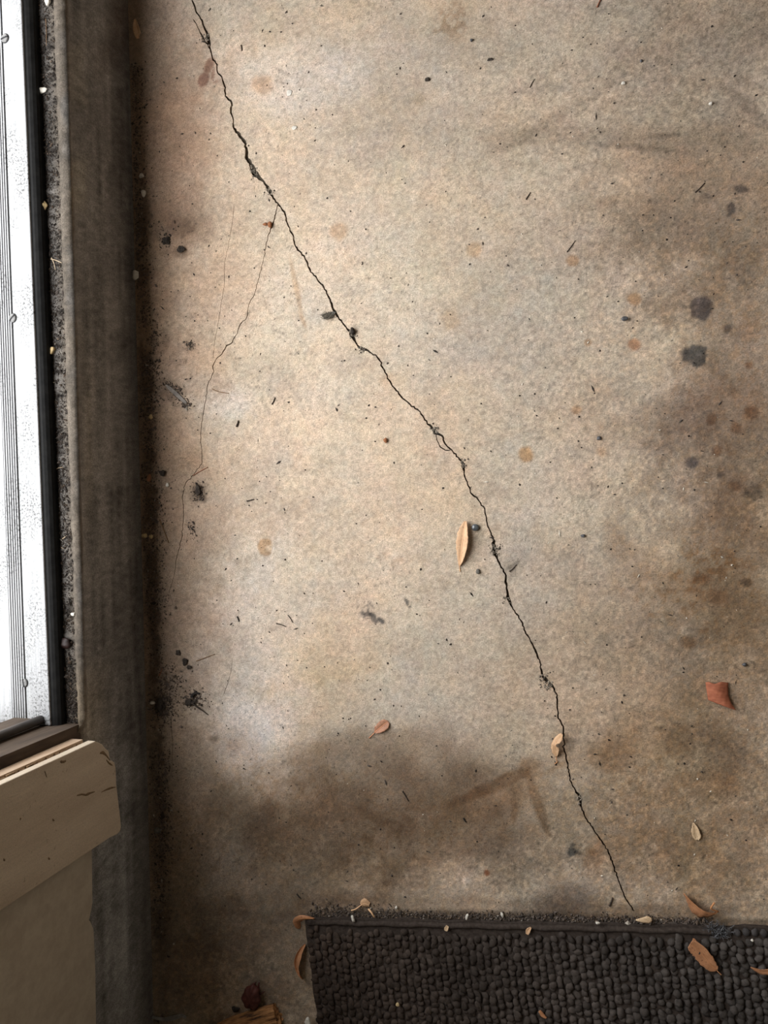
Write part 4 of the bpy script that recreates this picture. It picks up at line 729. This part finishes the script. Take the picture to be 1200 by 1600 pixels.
LU = [('glossy dark grey bead beside the tip of the long tan leaf', 'bead', 'bead', 743, 824, 6, 5.5, 0.003, M_GLASS), ('black pebble with a pale side on the right-hand floor', 'pebble', 'pebble', 976, 499, 5, 4, 0.003, M_PEB), ('black speck-like pebble on the right floor below the rust spots', 'pebble', 'pebble', 936, 685, 3.2, 3.2, 0.002, M_PEB),
      ('small black pebble at mid right, level with the leaf tip', 'pebble', 'pebble', 911, 837, 3.5, 2.6, 0.002, M_PEB), ('dark blue pebble near the right edge above the brick red chip', 'pebble', 'pebble', 1163, 1038, 4, 3, 0.002, M_PEB), ('pale grey pebble below the long tan leaf', 'pebble', 'pebble', 747, 893, 3.5, 4, 0.0015, M_GREYD),
      ('white pebble pressed into the floor at the upper left of the crack', 'pebble', 'pebble', 452, 145, 4, 4, 0.0007, M_PALE), ('white pebble in the upper left, the lower of two on the pale floor', 'pebble', 'pebble', 460, 200, 4, 3.2, 0.0007, M_PALE), ('small cream pebble at upper right on the grey floor', 'pebble', 'pebble', 974, 131, 3, 2.5, 0.002, M_PALE),  # the two white ones are paint spots, shaped as low lumps
      ('cream pebble among specks in the far upper right', 'pebble', 'pebble', 1110, 163, 3, 2.5, 0.002, M_PALE), ('pink grain on the floor left of centre', 'pebble', 'pebble', 603, 688, 3, 3.5, 0.002, M_RUSTY), ('pale chip left of the dirt clump near the corner', 'pebble', 'pebble', 263, 758, 3, 3, 0.002, M_PALE),
      ('cream shell fragment in the corner at the upper step', 'shell', 'shell', 214, 431, 5, 6, 0.004, M_PALE), ('white shell fragment in the corner above the cream one', 'shell', 'shell', 226, 303, 3, 5, 0.003, M_PALE), ('white grain in the corner at the top of the step', 'pebble', 'pebble', 223, 276, 3, 3, 0.003, M_PALE), ('yellowish seed in the corner dirt at the lower step', 'seed', 'seed', 227, 837, 4, 3, 0.003, M_YEL), ('second yellowish seed in the corner dirt', 'seed', 'seed', 238, 838, 3, 2.6, 0.003, M_YEL),
      ('tan seed in the corner dirt at middle height', 'seed', 'seed', 237, 652, 3.2, 3.2, 0.003, M_YEL), ('white grain on the jet black heap in the corner', 'pebble', 'pebble', 241, 1097, 4, 2, 0.004, M_PALE), ('grey crumb in the lowest corner dirt', 'pebble', 'pebble', 248, 1296, 5, 4, 0.004, M_GREYD),
      ('dark round clod left of the thin crack near the top', 'dirt_clod', 'dirt', 285, 391, 5, 4.5, 0.003, M_SOIL), ('black clod near the corner, upper left', 'dirt_clod', 'dirt', 261, 377, 4.5, 5, 0.003, M_SOIL), ('round black clod near the corner above the dirt clump', 'dirt_clod', 'dirt', 256, 739, 4, 4, 0.003, M_SOIL),
      ('jet black heap of dirt in the corner near the lower step', 'dirt_clod', 'dirt', 252, 1103, 7, 9, 0.003, M_SOIL), ('dark clump of dirt with a pale grain beside the thin crack', 'dirt_clod', 'dirt', 311, 767, 4.5, 6.5, 0.0022, M_SOIL), ('black clod between the corner and the pale lower left patch', 'dirt_clod', 'dirt', 290, 1033, 3.5, 4.5, 0.003, M_SOIL),
      ('small black clod right beside the larger one at lower left', 'dirt_clod', 'dirt', 297, 1042, 3, 3, 0.002, M_SOIL), ('black clod high in the corner above them', 'dirt_clod', 'dirt', 279, 1020, 2.8, 3.4, 0.002, M_SOIL),
      ('rust coloured crumb on the fork of the thin crack', 'rust_crumb', 'crumb', 423, 352, 3, 4.5, 0.003, M_RUSTY), ('rust coloured crumb left of the fork of the crack', 'rust_crumb', 'crumb', 415, 351, 3.5, 2, 0.002, M_RUSTY),
      ('dark grey clod on the crack below the dust clump', 'dust_clod', 'dirt', 552, 519, 4.5, 5, 0.003, M_SOIL), ('black pebble at top right of the floor', 'pebble', 'pebble', 1002, 96, 2.2, 2.2, 0.0015, M_PEB), ('small black pebble near the top middle', 'pebble', 'pebble', 737, 64, 2.2, 2.2, 0.002, M_PEB),
      ('dark leafy crumb near the top, right of the brown patch', 'dirt_clod', 'dirt', 766, 94, 3.5, 2, 0.0015, M_SOIL), ('dark crumbs clod in the upper middle', 'dirt_clod', 'dirt', 668, 125, 3.5, 2.5, 0.0015, M_SOIL)]
for i, a in enumerate(LU): lump(*a, seed=i+3)
GZ = GUT+0.0008
for i, a in enumerate([('yellow chip in the threshold groove', 'chip', 'chip', 84, 548, 2.5, 4.5, 0.003, M_YEL, GZ, 0.5), ('round tan seed in the upper threshold groove', 'seed', 'seed', 71, 323, 5, 4.5, 0.004, M_YEL, GZ), ('pale husk in the upper threshold groove, standing upright', 'husk', 'husk', 57, 119, 4, 9, 0.003, M_PALE, GZ, 0.15),
                       ('pale husk in the upper threshold groove, lying flat below the upright one', 'husk', 'husk', 63, 143, 10, 3.5, 0.003, M_PALE, GZ, 0.1), ('white husk at the very top of the groove', 'husk', 'husk', 77, 4, 3, 5, 0.003, M_PALE, GZ), ('maroon dead bug in the lower threshold groove', 'dead_bug', 'insect', 103, 1005, 7, 6, 0.004, M_BUG, GZ),
                       ('white grain low in the threshold groove', 'pebble', 'pebble', 117, 959, 3, 2, 0.003, M_PALE, GZ), ('pale seed in the groove above the forked straw', 'seed', 'seed', 68, 432, 3, 5, 0.003, M_PALE, GZ)]): lump(*a, seed=i+50)
for i, a in enumerate([('white fleck on the right part of the rug', 'lint', 'lint', 1175, 1468, 2.5, 2, 0.002, M_PALE, ZR), ('pale fleck on the lower left of the rug', 'lint', 'lint', 622, 1568, 3.2, 2.6, 0.002, M_YEL, ZR), ('white fleck on the upper rug edge below the crack', 'lint', 'lint', 934, 1441, 3.5, 2, 0.002, M_PALE, RT+0.003), ('white sliver on the upper rug edge at its middle', 'lint', 'lint', 785, 1428, 2, 4.5, 0.002, M_PALE, 0.002, -0.3),
                       ('pale sliver on the upper rug edge near the left corner', 'lint', 'lint', 552, 1435, 2, 5, 0.002, M_PALE, RT+0.003, -0.3), ('pale curl on the upper rug edge left of its middle', 'lint', 'lint', 730, 1431, 2, 5, 0.002, M_PALE, RT+0.003, 0.3), ('white grain on the rug edge dirt, left half', 'pebble', 'pebble', 620, 1417, 2, 2.5, 0.002, M_PALE, 0.001),
                       ('white lint near the lower left corner of the rug', 'lint', 'lint', 482, 1594, 5, 5, 0.003, M_PALE, ZR-0.001)]): lump(*a, seed=i+70)
# fuzzy dust clump on the crack
dc = at(515, 493); E_ = empty('dust_clump', dc, 'grey fuzzy clump of dust and fibres stuck on the crack', 'dust')
P = [np.array([RNG.normal(0, 0.0035), RNG.normal(0, 0.0022), 0.0015+abs(RNG.normal(0, 0.0014))]) for _ in range(420)]
P = [p+np.array([-abs(RNG.normal(0, 0.004))*0.8, -abs(RNG.normal(0, 0.002))*0.4, 0]) for p in P]
o = scatter('fibres', P, [(random.uniform(0.0015, 0.0042), 0.0003, 0.0003) for _ in P], [np.array((0.17, 0.145, 0.11))*random.uniform(0.3, 1.3) for _ in P], OCT, M_DIRT, E_, tilt=0.4, ang=RNG.normal(0.35, 0.5, len(P))); o['kind'] = 'stuff'
T, Fc = ico(3); k = mm(515, 493); g_ = np.random.default_rng(8); V = T*np.array([8*k, 3.5*k, 0.0016])*(1+0.35*g_.random((len(T), 1))); V = np.stack([V[:, 0]*0.96-V[:, 1]*-0.25, V[:, 0]*0.25+V[:, 1]*0.96, V[:, 2]+0.0016], 1); mesh('core', V, Fc, M_GREYD, E_)
# curled dark sprig in the lower left
sp = at(305, 1097); E_ = empty('withered_sprig', sp, 'curled dark withered sprig on the lower left floor near the corner', 'plant scrap')
def wp(pts, zs): return np.array([at(x, y)+np.array([0, 0, z])-sp for (x, y), z in zip(pts, zs)])
V, Fc = tube(spline(wp([(302, 1088), (305, 1083), (310, 1082), (314, 1084)], (0.003, 0.005, 0.005, 0.003)), 10), np.linspace(0.0025, 0.0014, 10), 7); mesh('curl', V, Fc, M_TW['black'], E_, True)
V, Fc = tube(spline(wp([(294, 1096), (302, 1098), (311, 1105), (319, 1111), (326, 1117)], (0.003, 0.004, 0.003, 0.002, 0.001)), 12), np.linspace(0.002, 0.0006, 12), 7); mesh('stalk', V, Fc, M_TW['dark'], E_, True)
V = ico(2)[0]*np.array([0.008, 0.0055, 0.003]); V[:, 2] += 0.0034; V *= 1+0.2*np.sin(V[:, :1]*900); V += wp([(298, 1097)], (0,))[0]; mesh('withered_leaf', V, ico(2)[1], M_SOIL, E_, True)
# pale splinter on a dark scuff
a, b = at(260, 601), at(293, 631); d = (b-a)/np.linalg.norm(b-a); n = np.array([-d[1], d[0], 0]); w = 0.0034; L_ = np.linalg.norm(b-a)
pr = [a+d*L_*t+n*w*s for t, s in ((0, -0.4), (0.1, -0.9), (0.5, -1), (0.9, -0.8), (1, -0.2), (0.97, 0.6), (0.6, 1), (0.2, 0.9), (0.03, 0.4))]
V, Fc = prism(pr, (0, 0, 0.0028)); M_SPL = mat('grey_wood_splinter', (0.15, 0.13, 0.115), (0.30, 0.265, 0.235), 120, 0.85, bmp=0.5)
o = mesh('wood_splinter', V-(a+b)/2, Fc, M_SPL); o.location = Vector((a+b)/2); tag(o, 'grey wood splinter on a dark scuff near the corner', 'splinter'); bv = o.modifiers.new('e', 'BEVEL'); bv.width = 0.0008; bv.segments = 2
# brick red curled chip
nu, nv = 14, 12; A0, A1, B0, B1 = [np.array(at(*p)) for p in ((1102, 1066), (1138, 1065), (1106, 1093), (1149, 1108))]; top = np.zeros((nu, nv, 3))
for i in range(nu):
    for j in range(nv):
        u, v = i/(nu-1), j/(nv-1); p = (A0*(1-u)+A1*u)*(1-v)+(B0*(1-u)+B1*u)*v
        p = p+np.array([0.003*math.sin(u*3)*(v-0.5), 0.0010*math.sin(u*11)*(1-v)-0.0035*u*math.sin(math.pi*v)*0.6, 0]); p[0] -= 0.004*math.sin(math.pi*v)*u
        p[2] = 0.0015+0.0075*math.sin(math.pi*(0.1+0.8*u))+0.004*u*v+0.0004*math.sin(i*2.2+j*1.7); top[i, j] = p
up = top.reshape(-1, 3); up[:, 2] -= up[:, 2].min()-0.0022; V = np.vstack([up, up-np.array([0, 0, 0.0019])]); n = nu*nv; Fc = grid_faces(nu, nv, flip=True).tolist()+grid_faces(nu, nv, n).tolist()
bd = [i*nv for i in range(nu)]+[(nu-1)*nv+j for j in range(1, nv)]+[i*nv+nv-1 for i in range(nu-2, -1, -1)]+[j for j in range(nv-2, 0, -1)]
Fc += [[bd[(q+1) % len(bd)], bd[q], n+bd[q], n+bd[(q+1) % len(bd)]] for q in range(len(bd))]
c0 = at(1125, 1086); M_BRICK = mat('brick_red_chip', lin(142, 82, 58), lin(166, 100, 72), 90, 0.75, stretch=(1, 4, 1), bmp=0.4)
o = mesh('curled_chip', V-c0, Fc, M_BRICK, None, True); o.location = Vector(c0); tag(o, 'brick red curled chip on the floor near the right edge', 'chip')
# splintered piece of wood at the bottom edge
wa, wb = at(436, 1584, 0.008), at(300, 1626, 0.008); d = (wb-wa); Lw = np.linalg.norm(d); d /= Lw; n = np.array([-d[1], d[0], 0]); wc = (wa+wb)/2; wc[2] = 0
E_ = empty('wood_chunk', wc, 'splintered brown wood chunk at the bottom edge beside the rug', 'wood'); E_.rotation_euler = (0, 0, math.atan2(d[1], d[0]))
m = bpy.data.materials.new('grainy_splintered_wood'); nt, N, L, bs = nodes(m); bs.inputs['Roughness'].default_value = 0.85; M_WOOD = m
n1 = noise(nt, coord(nt, (0.10, 1, 1)), 190, 4, 0.7); n2 = noise(nt, coord(nt), 60, 3)
c = ramp(nt, n1, [(0.36, lin(44, 28, 16)), (0.46, lin(150, 104, 62)), (0.70, lin(206, 152, 98))]); L.new(mixc(nt, c, ramp(nt, n2, [(0.3, grey(0.75)), (0.7, grey(1.1))]), 1.0, 'MULTIPLY'), bs.inputs['Base Color']); bump(nt, bs, n1, 0.9, 0.003)
NS, NK = 26, 56; V = []; rg = np.random.default_rng(5); gro = -np.abs(rg.normal(0, 1, NK))*(rg.random(NK) < 0.42)
for i in range(NS):
    t = i/(NS-1); taper = min(1, 0.35+1.3*(1-t)) if t > 0.5 else 1.0
    for q in range(NK):
        a_ = 2*math.pi*q/NK; r = 1+0.16*gro[q]*(0.7+0.3*math.sin(t*7+q*1.7)); ca, sa = math.cos(a_), math.sin(a_)
        x = math.copysign(abs(ca)**0.6, ca)*0.0170*taper*r; z = math.copysign(abs(sa)**0.7, sa)*0.0085*taper*r
        sh = rg.uniform(0, 0.007) if i == 0 else (rg.uniform(-0.02, 0.0) if i == NS-1 else 0)
        V.append((-Lw/2+t*Lw+sh, x, z))
V = np.array(V); V[:, 2] += 0.0002-V[:, 2].min(); Fc = [[i*NK+q, i*NK+(q+1) % NK, (i+1)*NK+(q+1) % NK, (i+1)*NK+q] for i in range(NS-1) for q in range(NK)]+[[q for q in range(NK)][::-1], [(NS-1)*NK+q for q in range(NK)]]
mesh('wood_body', V, Fc, M_WOOD, E_)
for k_ in range(6):                            # torn slivers along the top
    y0 = -0.0125+0.005*k_; V, Fc = tube([(-Lw/2+0.003+0.010*(k_ % 3)+t, y0+0.001*math.sin(t*60), 0.0158-abs(y0)*0.22) for t in np.linspace(0, 0.06+0.012*k_, 8)], [0.0007, 0.0013, 0.0015, 0.0015, 0.0014, 0.0012, 0.0009, 0.0004], 6); mesh('sliver', V, Fc, M_WOOD, E_)
# dark red seed pod behind it
M_POD = mat('dark_red_pod', (0.045, 0.012, 0.010), (0.10, 0.030, 0.022), 90, 0.5, bmp=0.4)
pp = at(394, 1556, 0.009); pp[2] = 0; E_ = empty('seed_pod', pp, 'dark red dried pod standing behind the wood chunk', 'seed pod')
T, Fc = ico(3); V = T.copy(); an = np.arctan2(V[:, 1], V[:, 0]); V *= (1+0.06*np.cos(an*7))[:, None]; k = mm(394, 1556)
V = V*np.array([13.5*k, 18*k, 0.0095]); V[:, 0] *= 1-0.22*np.clip(V[:, 1]/(18*k), -1, 1); c, s = math.cos(-0.3), math.sin(-0.3); V = np.stack([V[:, 0]*c-V[:, 1]*s, V[:, 0]*s+V[:, 1]*c, V[:, 2]-V[:, 2].min()+0.0002], 1); mesh('pod_body', V, Fc, M_POD, E_, True)
for pts, r in (([(402, 1546), (404, 1540), (405, 1535)], 0.0022), ([(406, 1554), (411, 1551), (414, 1549)], 0.0012), ([(392, 1543), (396, 1537), (400, 1535)], 0.002)):
    P = np.array([at(x, y, 0.01) for x, y in pts])-pp; V, Fc = tube(P, np.linspace(r, r*0.5, 3), 7); mesh('sepal', V, Fc, M_POD, E_, True)
lump('black crumb beside the wood chunk and the dark red pod', 'dirt_clod', 'dirt', 369, 1575, 5, 3.5, 0.003, M_SOIL, seed=91)
# pale scrap in the bottom corner
P = spline([at(x, y) for x, y in ((237, 1588), (255, 1592), (270, 1590), (285, 1586), (292, 1589))], 14); nV = []
for i, p in enumerate(P):
    hw = 0.0045*(1-abs(i/13-0.5)*1.2)
    for s_, z in ((-1, 0.0006), (0, 0.004), (1, 0.0012)): nV.append(p+np.array([0.0, s_*hw, z+0.001*math.sin(i)**2]))
nV = np.array(nV); V = np.vstack([nV, nV-np.array([0, 0, 0.0005])]); n = len(nV); Fc = grid_faces(14, 3).tolist()+grid_faces(14, 3, n, True).tolist()
bd = [i*3 for i in range(14)]+[13*3+1, 13*3+2]+[i*3+2 for i in range(12, -1, -1)]+[1]; Fc += [[bd[q], bd[(q+1) % len(bd)], n+bd[(q+1) % len(bd)], n+bd[q]] for q in range(len(bd))]
c0 = P[7]; c0[2] = 0; o = mesh('paper_scrap', V-c0, Fc, mat('grey_scrap', (0.20, 0.19, 0.18), (0.32, 0.31, 0.29), 90, 0.8)); o.location = Vector(c0); tag(o, 'grey curled scrap lying in the bottom corner by the step', 'scrap')
